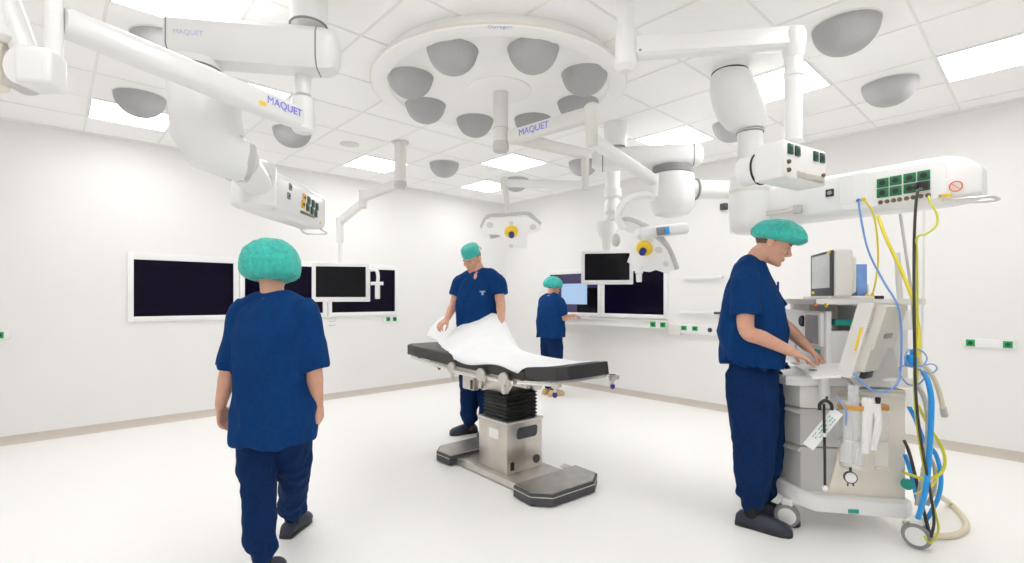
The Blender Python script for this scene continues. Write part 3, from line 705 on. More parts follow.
obj('junction_box', MB().box((XR-.03, PR(677, 330).y, zt-.02), (.06, .16, .13), bev=.008), 'offw', tk)
for px in (686, 697): socket(Vector((XR-.052, PR(px, 329).y, zt+.01)), Vector(nR), Z1, .07, .055, 'brightgreen', tk, 'dkgreen')
round_port(Vector((XR-.052, PR(712, 330).y, zt)), Vector(nR), .028, 'dgrey', tk)
for y0, x0, x1, lab in ((278, 683, 722, 'upper white wall rail behind the man at the machine'), (311.5, 680, 724, 'lower white wall rail just above the socket trunking')):
    a_, b2 = PR(x0, y0, .05), PR(x1, y0, .05); z_ = 1.35+(298-y0)/FPX*6.25
    rl = thing('wall_rail', lab, 'wall rail', Vector((XR, a_.y, z_)))
    obj('rail', MB().box((XR-.045, (a_.y+b2.y)/2, z_), (.012, abs(a_.y-b2.y), .035), bev=.003), 'white', rl)
    for t in (.04, .5, .96): obj('rail_bracket', MB().cyl((XR, a_.y+(b2.y-a_.y)*t, z_), (XR-.045, a_.y+(b2.y-a_.y)*t, z_), .014, n=14), 'greyp', rl)
    if y0 > 300: obj('rail_hook', MB().box((XR-.06, PR(720, 311, .06).y, z_-.01), (.03, .14, .03), bev=.004), 'dgrey', rl)
c = PR(725, 207); tag(obj('wall_sensor', MB().box(c+Vector((-.03, 0, 0)), (.06, .075, .075), bev=.006).cyl(c+Vector((-.06, 0, 0)), c+Vector((-.075, 0, 0)), .022, n=16), 'dgrey'), 'small black box on the wall beside the upright supply column', 'wall sensor')
c = PLW(329, 321); br_ = thing('wall_bracket', 'two thin dark metal hooks on the wall below the joint of two wall screens', 'wall hooks', c)
for dz in (0, -.055): obj('hook', MB().tube([c+Z1*dz, c+Z1*dz+Vector((0, -.05, 0)), c+Z1*dz+Vector((.03, -.07, -.005)), c+Z1*dz+Vector((.06, -.07, .012))], .006, 8), 'greyp', br_)

# ------------------------------------------------------------------ the operating table
TC = W(-.03, 3.985, 0); TA, TB = D(.638, -.77).normalized(), D(.77, .638).normalized()
def tp(a, b, z): return TC+TA*a+TB*b+Z1*z
def bp(a, b, z): return tp(a+.11, b-.07, z)      # the column stands a little off the middle of the top
T = thing('operating_table', 'black-cushioned operating table on a stainless steel column and two foot plates', 'operating table', TC)
obj('base_plate', MB().box(bp(0, -.0, .035), (.96, .46, .05), TA, TB, Z1, .008), 'steelpale', T)
for s in (1, -1):
    poly = [(.40, -.30), (.58, -.31), (.69, -.21), (.70, .18), (.61, .31), (.40, .32)]
    k = [(u_*s, v_) for u_, v_ in poly]; k = k if s > 0 else k[::-1]
    ft = obj('foot', MB().pts_prism([bp(u_, v_, .012) for u_, v_ in k], Z1*.072, .012, 2), 'dgrey', T, 'dark grey foot with steel top plate')
    obj('foot_plate', MB().pts_prism([bp(.40*s+(u_-.40*s)*.965, v_*.965, .083) for u_, v_ in k], Z1*.009, .006, 2), 'steeltop', ft)
    obj('foot_trim', MB().pts_prism([bp(.40*s+(u_-.40*s)*1.004, v_*1.004, .060) for u_, v_ in k], Z1*.006), 'steelpale', ft)
    for vv in (-.24, .22): obj('foot_pad', MB().cyl(bp(.55*s, vv, 0), bp(.55*s, vv, .015), .05, n=20), 'black', ft)
obj('pedal', MB().bar(bp(.24, .33, .045), bp(.36, .36, .03), .07, .012, bev=.004), 'steelpale', T)
col_ = obj('column', MB().box(bp(0, 0, .245), (.35, .35, .37), TA, TB, Z1, .008), 'steel', T)
obj('column_cap', MB().box(bp(0, 0, .432), (.365, .365, .018), TA, TB, Z1, .004), 'steelpale', col_)
fa = Vector(TA)
obj('recessed_grip', MB().prism(rrect(.20, .085, .025), bp(.1755, .02, .345), TB, (Z1+TB*.12).normalized(), TA, .004), 'dgrey', col_, 'dark recessed grip')
obj('rating_plate', MB().box(bp(.02, -.176, .335), (.115, .004, .07), TA, TB, Z1), 'paper', col_, 'white rating label')
obj('vent_slot', MB().box(bp(.176, -.125, .115), (.004, .035, .06), TA, TB, Z1), 'black', col_)
obj('socket_cap', MB().cyl(bp(.174, .115, .125), bp(.180, .115, .125), .032, n=24), 'dgrey', col_)
bl_ = MB(); rr = []
for i in range(15):
    z_ = .44+.19*i/14; k = .145 if i % 2 else .158
    rr.append([bp(a_, b3, z_) for a_, b3 in rrect(2*k, 2*k, .03, 3)])
obj('bellows', bl_.rings(rr), 'bellow', T, 'black folded rubber bellows')
hd_ = obj('table_head', MB().pts_prism([tp(-.30, -.17, .70), tp(-.12, -.17, .615), tp(.20, -.17, .625), tp(.26, -.17, .70), tp(.26, -.17, .74), tp(-.30, -.17, .74)], TB*.34, .012, 2), 'steelpale', T)
obj('drive_housing', MB().box(tp(-.23, -.205, .675), (.16, .06, .13), TA, TB, Z1, .012), 'steelpale', hd_)
obj('release_lever', MB().box(tp(-.17, -.242, .66), (.016, .018, .075), TA, TB, Z1, .004), 'brass', hd_)
fr3 = MB()
for b3 in (-.235, .235):
    fr3.box(tp(.02, b3, .752), (.98, .028, .062), TA, TB, Z1, .006)
fr3.box(tp(-.2, 0, .755), (.06, .45, .05), TA, TB, Z1, .005).box(tp(.22, 0, .755), (.06, .45, .05), TA, TB, Z1, .005)
obj('side_frame', fr3, 'steelpale', T)
rl_ = []
for b3 in (-.278, .278):
    rl_.append(obj('side_rail', MB().bar(tp(-.38, b3, .745), tp(.40, b3, .752), .010, .028, bev=.002).bar(tp(.44, b3, .762), tp(.86, b3, .80), .010, .028, bev=.002).bar(tp(-.46, b3, .757), tp(-1.10, b3, .80), .010, .026, bev=.002)
        .cyl(tp(-.3, b3, .747), tp(-.3, b3*.85, .747), .01).cyl(tp(.3, b3, .75), tp(.3, b3*.85, .75), .01).cyl(tp(.8, b3, .795), tp(.8, b3*.85, .795), .01).cyl(tp(-1.0, b3, .793), tp(-1.0, b3*.85, .793), .01), 'chrome', T))
for a_, b3 in ((-.42, -.26), (.02, -.285), (.30, -.285), (-.42, .26), (.02, .285)):
    obj('rail_clamp', MB().lathe([(.045, -.018), (.05, -.008), (.05, .012), (.04, .02)], tp(a_, b3, .765), TB, n=24).box(tp(a_, b3, .715), (.03, .03, .11), TA, TB, Z1, .008).box(tp(a_+.045, b3, .745), (.05, .02, .05), TA, TB, Z1, .008), 'steelpale', T)
# under frame of the far and near sections
obj('section_frame', MB().box(tp(-.66, 0, .765), (.42, .44, .045), TA, TB, (Z1-TA*-.0), .008).box(tp(-1.02, 0, .79), (.34, .40, .02), TA, TB, Z1, .004), 'steelpale', T)
obj('section_frame', MB().bar(tp(.47, 0, .765), tp(.83, 0, .805), .42, .022, up=Z1, bev=.004), 'steelpale', T)
obj('hinge', MB().cyl(tp(-.41, -.25, .78), tp(-.41, .25, .78), .03, n=20), 'black', T)
obj('hinge', MB().cyl(tp(.46, -.25, .765), tp(.46, .25, .765), .024, n=20), 'black', T)
for a_, b3 in ((.82, -.285), (.86, .24)):
    k = obj('end_clamp', MB().box(tp(a_, b3, .79), (.045, .03, .04), TA, TB, Z1, .008).cyl(tp(a_, b3, .74), tp(a_, b3, .79), .01, n=12).box(tp(a_+.035, b3, .80), (.03, .03, .03), TA, TB, Z1, .005), 'steelpale', T)
    obj('knob', MB().ell(tp(a_, b3, .732), .017, .017, .02), 'bluedark', k, 'dark blue clamp knob')
obj('small_screw', MB().cyl(tp(-.72, -.22, .735), tp(-.66, -.24, .735), .006, n=10).ell(tp(-.655, -.242, .735), .014, .014, .014), 'brass', T)
def cushion(prof, b0, b1, bev=.02):
    return MB().pts_prism([tp(a_, b0, z_) for a_, z_ in prof], TB*(b1-b0), bev, 3)
obj('cushion', cushion([(-.38, .785), (.49, .775), (.49, .845), (-.38, .855)], -.255, .255), 'pad', T)
obj('cushion', MB().pts_prism([tp(.50, -.25, .775), tp(.50, .25, .775), tp(.80, .25, .815), tp(.86, .20, .823), tp(.86, -.20, .823), tp(.80, -.25, .815)], (Z1*.085-TA*.012), .016, 3), 'pad', T)
obj('cushion', MB().pts_prism([tp(-.40, -.25, .80), tp(-.50, -.255, .785), tp(-1.25, -.235, .808), tp(-1.33, -.16, .81), tp(-1.33, .16, .81), tp(-1.25, .235, .808), tp(-.50, .255, .785), tp(-.40, .25, .80)][::-1], (Z1*.09), .028, 4), 'pad', T)
# ------------------------------------------------------------------ white drape being spread over it
NU, NV = 90, 44
def ztab(a):
    if a > .5: return .862+(a-.5)*.12
    if a > -.38: return .862
    return .862+.04*min(1, (-.38-a)/.1)
sh = bmesh.new(); G = []
for i in range(NU+1):
    a = -1.42+2.13*i/NU; row = []
    for j in range(NV+1):
        v_ = j/NV
        b0 = -.272+ .34*max(0, min(1, (-.45-a)/.75))**1.1 + (.010*math.sin(a*9) if a > -.4 else 0)
        if a > .46: b0 = -.272+.03*min(1, (a-.46)/.05)
        b1 = .36-.10*max(0, a-.3)
        b = b0+(b1-b0)*v_
        ff = math.exp(-((a+.92)/.60)**4)
        lift = .30*ff*v_**1.1 + .05*math.exp(-((a+.25)/.35)**2)*math.sin(PI*v_)
        z = ztab(a)+.006+lift
        z += .020*ff*math.sin(7*a+5*v_)*v_ + .012*noise.noise(Vector((a*4, b*3, 1)))*(.4+1.5*ff)
        dens = max(0, (-1.05-a)/.37)
        z += .10*dens*math.sin(v_*PI*.8+.3)+.03*dens
        if -.255 > b and a > -.4: z -= (-.255-b)*1.6+.002          # folds over the near edge
        if b > .27: z -= max(0, (b-.27))*1.2*(1-ff)*.8
        row.append(sh.verts.new(tp(a, b, z)))
    G.append(row)
for i in range(NU):
    for j in range(NV): sh.faces.new((G[i][j], G[i+1][j], G[i+1][j+1], G[i][j+1]))
bmesh.ops.recalc_face_normals(sh, faces=sh.faces)
sm_ = bpy.data.meshes.new('drape'); sh.to_mesh(sm_); sh.free()
so = link('drape', sm_, 'sheet', None, 180)
md = so.modifiers.new('thick', 'SOLIDIFY'); md.thickness = .004; md.offset = 1
tag(so, 'white cloth drape billowing over the operating table, held up by the standing man', 'drape')
# ------------------------------------------------------------------ the anaesthesia machine
m1, m2 = D(.993, -.12).normalized(), D(.12, .993).normalized()
MO = W(1.68, 2.92, 0)
def mp(x, y, z): return MO+m1*x+m2*y+Z1*z
A = thing('anaesthesia_machine', 'beige wheeled anaesthesia machine with grey drawers, tilted screen and hanging clear tubes', 'anaesthesia machine', mp(.28, .3, 0))
base = [mp(-.02, -.02, 0), mp(.06, -.075, 0), mp(.54, -.085, 0), mp(.60, -.03, 0), mp(.60, .60, 0), mp(.50, .66, 0), mp(.02, .66, 0), mp(-.07, .56, 0), mp(-.10, .30, 0), mp(-.075, .10, 0)]
bb = MB()
cen = mp(.27, .29, 0)
bb.rings([[cen+(p-cen)*k+Z1*(z_ + .05*max(0, 1-((p-MO).dot(m1)+.10)/.32)**2) for p in base] for z_, k in ((.115, .97), (.12, .995), (.165, 1.0), (.195, .985), (.205, .95))])
obj('base_skirt', bb, 'white', A)
obj('green_label', MB().box(mp(.26, -.083, .145), (.055, .004, .022), m1, m2, Z1), 'teal', A, 'teal label')
drawers = [(.30, -.01), (.06, -.012), (.015, .005), (-.03, .10), (-.055, .20), (-.062, .30), (-.055, .40), (-.03, .50), (.015, .60), (.06, .62), (.30, .62)]
def dr(z0, z1, k, name, m, bev=.008):
    c_ = (.25, .30)
    return obj(name, MB().pts_prism([mp(c_[0]+(x-c_[0])*k, c_[1]+(y-c_[1])*k, z0) for x, y in drawers], Z1*(z1-z0), bev, 2), m, A)
dr(.195, .80, .955, 'carcass', 'midgrey', 0)
dA = dr(.21, .475, .985, 'drawer', 'greyp'); dB_ = dr(.485, .70, 1.0, 'drawer', 'greyp'); dC = dr(.708, .835, 1.02, 'drawer_band', 'offw')
for dd, z_, k in ((dA, .455, .99), (dB_, .680, 1.005)):
    c_ = (.25, .30); pts = [mp(c_[0]+(x-c_[0])*k-.006, c_[1]+(y-c_[1])*k, z_) for x, y in drawers[2:9]]
    obj('drawer_handle', MB().tube(pts, .013, 8, flat=.8), 'offw', dd)
obj('body_core', MB().box(mp(.42, .30, .51), (.32, .60, .63), m1, m2, Z1, .01), 'cream', A)
obj('side_panel', MB().pts_prism([mp(x, -.022, z_) for x, z_ in ((.27, .825), (.565, .825), (.565, .20), (.15, .20), (.225, .50), (.27, .62))], m2*.03, .006), 'cream', A)
obj('end_panel', MB().box(mp(.575, .29, .52), (.03, .56, .60), m1, m2, Z1, .01), 'cream', A)
wt = [(-.07, -.01), (-.02, -.03), (.60, -.03), (.62, 0), (.62, .60), (.0, .62), (-.09, .55), (-.12, .30), (-.10, .08)]
obj('worktop', MB().pts_prism([mp(x, y, .84) for x, y in wt], Z1*.035, .012, 3), 'white', A)
obj('worktop_lip', MB().tube([mp(x, y, .885) for x, y in [wt[k] for k in (5, 6, 7, 8, 0, 1, 2)]], .012, 8), 'whitem', A)
kt = obj('keyboard_tray', MB().pts_prism([P(796, 368, 2.98), P(812, 379, 2.76), P(841, 378, 2.70), P(846, 362, 2.98), P(826, 360, 3.05)], Z1*.014, .004), 'white', A)
obj('green_mark', MB().box(P(813, 372.5, 2.86)+Z1*.016, (.03, .03, .004), m1, m2, Z1), 'teal', kt)
obj('tray_support', MB().cyl(P(824, 374, 2.86)-Z1*.15, P(824, 374, 2.86)+Z1*.0, .03, n=16), 'whitem', A)
# tower with open bays
tx, ty0, ty1, tz0, tz1 = .21, .06, .62, .885, 1.31
tw = MB()
tw.box(mp(.42, (ty0+ty1)/2+.15, (tz0+tz1)/2), (.40, .26, tz1-tz0), m1, m2, Z1, .006)          # rear block
tw.box(mp(.52, ty0+.06, (tz0+tz1)/2), (.20, .16, tz1-tz0), m1, m2, Z1, .006)
tw.box(mp(.235, ty1-.03, (tz0+tz1)/2), (.05, .06, tz1-tz0), m1, m2, Z1, .006)
tw.box(mp(.30, .16, 1.02), (.20, .24, .27), m1, m2, Z1, .008)
obj('tower', tw, 'offw', A)
obj('bay', MB().box(mp(.38, .16, 1.19), (.06, .22, .22), m1, m2, Z1), 'greyp', A, 'grey block for the shade in the open bay')  # shade of the open bay put into a grey block
obj('vaporiser', MB().box(mp(.21, .10, 1.10), (.07, .07, .11), m1, m2, Z1, .008), 'white', A)
obj('vaporiser', MB().box(mp(.21, .185, 1.10), (.07, .07, .11), m1, m2, Z1, .008), 'white', A)
for y_ in (.10, .185): obj('yellow_dot', MB().cyl(mp(.174, y_, 1.13), mp(.170, y_, 1.13), .012, n=12), 'yellow', A)
obj('teal_box', MB().box(mp(.30, .13, 1.205), (.12, .13, .035), m1, m2, Z1, .004), 'teal', A, 'teal box in the open bay')
fpl = mp(tx-.02, 0, 0)
def tf(px, py): return hit(px, py, fpl, -m1)
def front_box(px0, px1, py0, py1, th, m, name, parent, bev=.004):
    a_, b_ = tf(px0, py0), tf(px1, py1); c_ = (a_+b_)/2
    return obj(name, MB().box(c_+m1*(.015-th/2), (abs((a_-b_).dot(m2)), th, abs(a_.z-b_.z)), m2, m1, Z1, bev), m, parent)
fp_ = front_box(786, 829, 309, 372, .03, 'white', 'front_panel', A)
gs = front_box(810, 826.5, 312, 347, .05, 'whitem', 'side_display', A)
front_box(812, 824.5, 314.5, 344.5, .056, 'dimlcd', 'screen', gs, 0)
kb = obj('control_knob', MB().lathe([(.036, 0), (.036, .03), (.03, .036), (.001, .036)], tf(805.5, 321)+m1*.005, -m1, n=24), 'black', fp_)
front_box(812, 815.5, 339, 346, .05, 'teal', 'green_tag', fp_, 0)
front_box(818, 823, 349, 354, .05, 'teal', 'green_button', fp_, 0)
front_box(790, 799, 330, 352, .04, 'offw', 'flow_gauge', fp_)
shf = obj('top_shelf', MB().pts_prism([mp(x, y, 1.312) for x, y in ((.10, .0), (.14, -.01), (.68, -.01), (.70, .02), (.70, .60), (.12, .62), (.08, .58))], Z1*.032, .008), 'offw', A)
for px, m_ in ((816, 'red'), (827, 'yellow')):
    obj('edge_button', MB().cyl(hit(px, 305, mp(.092, 0, 0), -m1), hit(px, 305, mp(.092, 0, 0), -m1)-m1*.008, .012, n=14), m_, shf)
# upper monitor
c_near, c_far = P(834, 298, 3.0), P(812, 297, 3.42)
xd = (c_far-c_near); xd.z = 0; wM = xd.length; xd.normalize(); nM = xd.cross(Z1); nM = nM if nM.dot(EYE-c_near) > 0 else -nM
hM = .285
cM = (c_near+c_far)/2; cM.z = 1.36+hM/2
um = obj('upper_monitor', MB().box(cM-nM*.05, (wM, hM, .10), xd, Z1, nM, .014, 3).box(cM-nM*.115-Z1*.01, (wM*.7, hM*.82, .06), xd, Z1, nM, .02, 3), 'offw', A)
obj('bezel', MB().box(cM+nM*.004, (wM*.985, hM*.98, .012), xd, Z1, nM, .006), 'dgrey', um, 'dark bezel')
obj('screen', MB().box(cM+nM*.0105+Z1*.016, (wM*.80, hM*.74, .003), xd, Z1, nM), 'greyscreen', um)
for s_, q_ in ((-1, .455), (1, -.41)): obj('corner_label', MB().box(cM+nM*.0105-xd*(.36*wM*-s_ if s_ < 0 else .36*wM*s_)*(1 if s_ < 0 else -1)+Z1*hM*q_, (.06, .018, .003), xd, Z1, nM), 'yellow', um)
obj('foot', MB().box(mp(.36, .30, 1.352), (.26, .34, .022), m1, m2, Z1, .006), 'offw', um)
# operator screen seen from behind
K = P(851, 378, 2.68); U = P(874, 303, 2.66)-K; wv = D(.27, .175); tv = D(-.55, .83).normalized()*.075
osn = obj('operator_screen', MB().pts_prism([K, K+U, K+U+wv, K+wv], tv, .012, 3), 'offw', A)
bk = U.cross(wv).normalized(); bk = bk if bk.dot(EYE-K) > 0 else -bk
obj('rear_housing', MB().pts_prism([K+U*.40+wv*.10, K+U*.97+wv*.12, K+U*.97+wv*.97, K+U*.40+wv*.93], bk*.05, .014, 3), 'beige', osn)
obj('rear_housing', MB().pts_prism([K+U*.10+wv*.08, K+U*.40+wv*.10, K+U*.40+wv*.78, K+U*.10+wv*.6], bk*.04, .012, 3), 'beige', osn)
gv = MB()
for i in range(9): gv.box(K+U*(.62+.037*i)+wv*.055+bk*.001, (.022, .006, .004), wv, U.normalized(), None)
obj('vent_grille', gv, 'greyp', osn)
obj('dark_notch', MB().box(K+U*.04+wv*.45+bk*.012, (.10, .05, .03), wv, U, bk, .006), 'dgrey', osn)  # dark box for the dark notch low on the screen back
obj('finger_grip', MB().box(K+U*.58+wv*.5+bk*.052, (.10, .025, .006), wv, U, bk, .004), 'midgrey', osn)
sl = -wv.normalized()
obj('yellow_label', MB().box(K+U*.52+tv*.28+sl*.002, (.012, .13, .003), tv.normalized(), U.normalized(), None), 'yellow', osn, 'yellow label strip')
obj('screen', MB().pts_prism([K+tv+U*.06+wv*.06, K+tv+U*.94+wv*.06, K+tv+U*.94+wv*.94, K+tv+U*.06+wv*.94], tv*.03), 'greyscreen', osn)
obj('support_arm', MB().pts_prism([P(864, 386, 2.80), P(881, 334, 2.84), P(890, 336, 2.86), P(897, 362, 2.86), P(899, 386, 2.84)], D(.05, .13), .012, 3), 'greyp', A)
obj('arm_foot', MB().pts_prism([P(848, 378, 2.74), P(853, 366, 2.74), P(872, 366, 2.78), P(880, 384, 2.78), P(858, 388, 2.74)], D(.04, .12), .008), 'greyp', A)
obj('wall_box', MB().box(P(904, 320, 2.80), (.095, .03, .11), m1, m2, Z1, .008), 'white', A, 'white switch box on a post')
obj('post', MB().cyl(P(905, 384, 3.0), P(897, 253, 3.08), .016, n=14), 'offw', A)
obj('side_post', MB().box(mp(.60, .10, 1.10), (.05, .05, .46), m1, m2, Z1, .008), 'offw', A)
obj('side_rail', MB().bar(mp(.20, -.045, .80), mp(.60, -.045, .80), .01, .028, bev=.003).cyl(mp(.30, -.045, .80), mp(.30, 0, .80), .01).cyl(mp(.56, -.045, .80), mp(.56, 0, .80), .01), 'steelpale', A)
def caster(c, ax, r=.068):
    c = Vector(c); ax = ax.normalized()
    k = obj('caster', MB().box(c+Z1*(r+.005), (.06, .045, .05), ax.cross(Z1), ax, Z1, .01).cyl(c+Z1*r*.9, c+Z1*.06, .02), 'whitem', A)
    obj('tyre', MB().lathe([(r*.72, -.028), (r*.95, -.026), (r, -.015), (r, .015), (r*.95, .026), (r*.72, .028)], c, ax, n=36), 'midgrey', k)
    obj('hub', MB().lathe([(.001, -.034), (r*.5, -.034), (r*.74, -.027), (r*.74, .027), (r*.5, .034), (.001, .034)], c, ax, n=36), 'white', k)
r_ = .068
for px, py, y in ((787, 515, 2.94), (917, 533, 2.69)):
    c = P(px, py, y); c.z = r_; caster(c, D(-.52, -.85) if px < 850 else D(-.75, -.66))
for x, y in ((.02, .60), (.54, .60)): caster(mp(x, y, r_), D(-.6, -.8))
obj('exhaust_cap', MB().cyl(mp(.56, -.04, .30), mp(.56, -.06, .30), .03, n=20), 'teal', A)

# ---- things that stand on or hang from the machine
tag(obj('card_box', MB().box(P(857.5, 281, 3.12), (.060, .10, .205), m1, m2, Z1, .004), 'bluebox'), 'pale blue upright card box behind the upper monitor on the machine', 'box')
bt = thing('metal_bottle', 'small metal bottle standing beside the blue card box', 'bottle', P(865, 300, 3.2))
cbt = P(865, 297.5, 3.18)
obj('bottle_body', MB().lathe([(.018, 0), (.02, .004), (.02, .075), (.012, .09), (.008, .095)], cbt, n=20), 'steel', bt); obj('cap', MB().lathe([(.010, .094), (.011, .12), (.004, .125)], cbt, n=16), 'chrome', bt)
ty = thing('connector_tray', 'flat black tray with yellow plugs on the machine top behind the tilted screen', 'tray', P(869, 298, 3.08))
obj('tray', MB().box(P(869, 297.5, 3.08), (.12, .10, .022), m1, m2, Z1, .005), 'black', ty)
for px in (868, 873): obj('plug', MB().cyl(P(px, 299, 3.02), P(px-1, 294, 3.02), .010, n=12), 'yellow', ty)
def suction(cx, y, z0, z1, r, label):
    t = thing('suction_tube', label, 'clear tube', W(cx, y, z0), 'clear tubes on the machine side rail'); o = W(cx, y, 0)
    obj('clear_tube', MB().lathe([(r, z1), (r*.97, z0+.02), (r*.85, z0), (r*.80, z0), (r*.92, z0+.02), (r*.94, z1)], o, n=28, caps=False), 'clear', t)
    obj('orange_band', MB().lathe([(r*1.03, z1-.005), (r*1.10, z1-.008), (r*1.10, z1-.028), (r*1.03, z1-.03)], o, n=28, caps=False), 'orange', t)
    obj('wire_ring', MB().ring(o+Z1*(z0+(z1-z0)*.45), Z1, r*1.08, .003, 28, 6).ring(o+Z1*(z0+.012), Z1, r*.92, .003, 28, 6), 'steelpale', t)
    return t
yy = 2.72
def zz(py, y): return CAMH+(HOR-py)/FPX*y
s1t = suction((851.5-512)/FPX*yy, yy, zz(468, yy), zz(403, yy), .060, 'wide clear tube with orange band, stuffed with crinkled bags, nearest the drawers')
s2t = suction((881-512)/FPX*yy, yy, zz(470, yy), zz(404, yy), .034, 'narrow clear tube with orange band beside the hanging white packets')
def bag(pts, w0, w1, label, name='plastic_packet', m='plastic_bag', seed=0, th=.012):
    rr = []; C = catmull([Vector(p) for p in pts], 5); n = len(C); X = D(.95, -.3).normalized(); Yv = D(.3, .95).normalized()
    for i, c in enumerate(C):
        t = i/(n-1); wd_ = w0+(w1-w0)*t; rr.append([])
        for k in range(20):
            a = 2*PI*k/20; q = 1+.35*noise.noise(Vector((k*.9+seed, i*.55, seed)))
            rr[-1].append(c+X*math.cos(a)*wd_*q+Yv*math.sin(a)*(th)*(1+.9*noise.noise(Vector((k*.7, i*.8, seed+4)))))
    return tag(obj(name, MB().rings(rr), m), label, 'packet')
bag([P(846, 401, yy), P(848, 425, yy), P(846, 462, yy)], .018, .026, 'crinkled clear bag stuffed down inside the wide tube', seed=1)
bag([P(853, 385, yy), P(854, 410, yy), P(857, 440, yy), P(856, 464, yy)], .026, .022, 'taller crinkled clear bag sticking out of the wide tube', seed=2)
bag([P(868, 398, 2.66), P(867, 420, 2.66), P(865, 453, 2.66)], .028, .020, 'white packet hanging nearer the wide tube', m='paper', seed=3)
bag([P(876, 404, 2.65), P(878, 425, 2.65), P(873, 450, 2.65)], .022, .014, 'white packet hanging slantwise nearer the narrow tube', m='paper', seed=5)
ck = thing('dial_gauge', 'small round white dial gauge hanging under the wide clear tube', 'gauge', P(850.5, 477, 2.66)); gc_ = P(850.5, 477.5, 2.66); gd = D(-.35, -.93, .1).normalized()
obj('case', MB().lathe([(.001, -.02), (.028, -.02), (.032, -.012), (.032, .006), (.027, .010), (.027, .004)], gc_, gd, n=28), 'dgrey', ck); obj('dial', MB().cyl(gc_+gd*.004, gc_+gd*.006, .027, n=28), 'paper', ck)
obj('stem', MB().cyl(gc_+Z1*.03, gc_+Z1*.055, .007, n=12).cyl(gc_-Z1*.03-D(.015, 0), gc_-Z1*.045-D(.015, 0), .004, n=8).cyl(gc_-Z1*.03+D(.015, 0), gc_-Z1*.045+D(.015, 0), .004, n=8), 'dgrey', ck)
sth = thing('forked_cable', 'black forked cable hanging straight down the grey drawers, white bead at its end', 'cable', P(824.5, 400, 2.70))
obj('cord', MB().tube([P(824, 404, 2.70), P(824.2, 425, 2.70), P(824.8, 455, 2.70), P(825, 486, 2.70)], .007, 8), 'black', sth)
obj('fork', MB().tube([P(819.5, 410, 2.69), P(820, 404, 2.69), P(825, 400.5, 2.69), P(831, 404, 2.69), P(832, 410, 2.69)], .009, 8).tube([P(826, 401, 2.69), P(827, 397, 2.71)], .006, 8), 'black', sth)
obj('end_disc', MB().ell(P(825, 488.5, 2.69), .016, .016, .016), 'white', sth); obj('bead', MB().ell(P(824.4, 435, 2.695), .010, .010, .012), 'white', sth)
pc0, pc1 = P(808, 447, 2.735), P(838, 411, 2.70)
pk = thing('sterile_pouch', 'long white pouch with green print taped slantwise across the grey drawers', 'pouch', (pc0+pc1)/2)
pd = (pc1-pc0).normalized(); pn = (EYE-pc0); pn = (pn-pd*pn.dot(pd)).normalized()
obj('pouch', MB().box((pc0+pc1)/2, ((pc1-pc0).length, .058, .006), pd, pn.cross(pd), pn, .002), 'paper', pk)
pt = MB()
for k in range(9):
    for j in range(3):
        if (k*7+j*3) % 5: pt.box((pc0+pc1)/2+pd*(-.06+.017*k)+pn.cross(pd)*(-.014+.014*j)+pn*.0035, (.013, .004, .001), pd, pn.cross(pd), pn)
obj('green_print', pt, 'teal', pk)
gtt = P(878, 405, 2.66)
tag(obj('torch', MB().lathe([(.008, -.03), (.009, .01), (.013, .02), (.013, .04), (.004, .042)], gtt, n=16), 'black'), 'small black torch clipped upright beside the narrow clear tube', 'torch')
pl_ = thing('specimen_bottle', 'violet capped bottle low beside the drawers behind the clog wearer', 'bottle', P(777, 462, 3.12)); pb = P(777, 465, 3.12)
obj('bottle_body', MB().lathe([(.03, -.05), (.034, -.04), (.034, .03), (.02, .05)], pb, n=20), 'violet', pl_); obj('cap', MB().lathe([(.02, .05), (.02, .075), (.001, .077)], pb, n=20), 'white', pl_)
tag(obj('green_strap', MB().tube([P(775, 425, 3.05), P(774, 440, 3.05), P(774, 458, 3.07)], .010, 8, flat=.4), 'brightgreen'), 'short bright green strap behind the man and the drawers', 'strap')
# blue valve with clear coils
bv = thing('blue_valve', 'bright blue valve block with loops of clear blue coil where the hoses meet', 'valve', P(912, 362, 2.62))
obj('valve_block', MB().box(P(911, 361, 2.62), (.045, .05, .065), m1, m2, Z1, .012, 3).cyl(P(913, 356, 2.62), P(913, 350, 2.62), .014), 'bluehose', bv)
for pts in ([(908, 350), (920, 350), (927, 358), (922, 366), (910, 366), (905, 358), (908, 350)], [(920, 366), (932, 364), (937, 368), (932, 373), (922, 371), (914, 366), (920, 366)], [(899, 368), (902, 378), (910, 385), (920, 383), (925, 375), (918, 369), (905, 366), (899, 368)]):
    obj('coil', MB().tube([P(a_, b_, 2.60+.02*math.sin(i)) for i, (a_, b_) in enumerate(pts)], .004, 8, k=5), 'clearblue', bv)
tag(obj('paper_tag', MB().box(P(911, 398, 2.60), (.05, .004, .09), m1, m2, Z1, .001).box(P(910, 402, 2.597), (.03, .004, .018), m1, m2, Z1), 'paper'), 'white tag hanging in front of the hoses below the blue valve', 'tag')

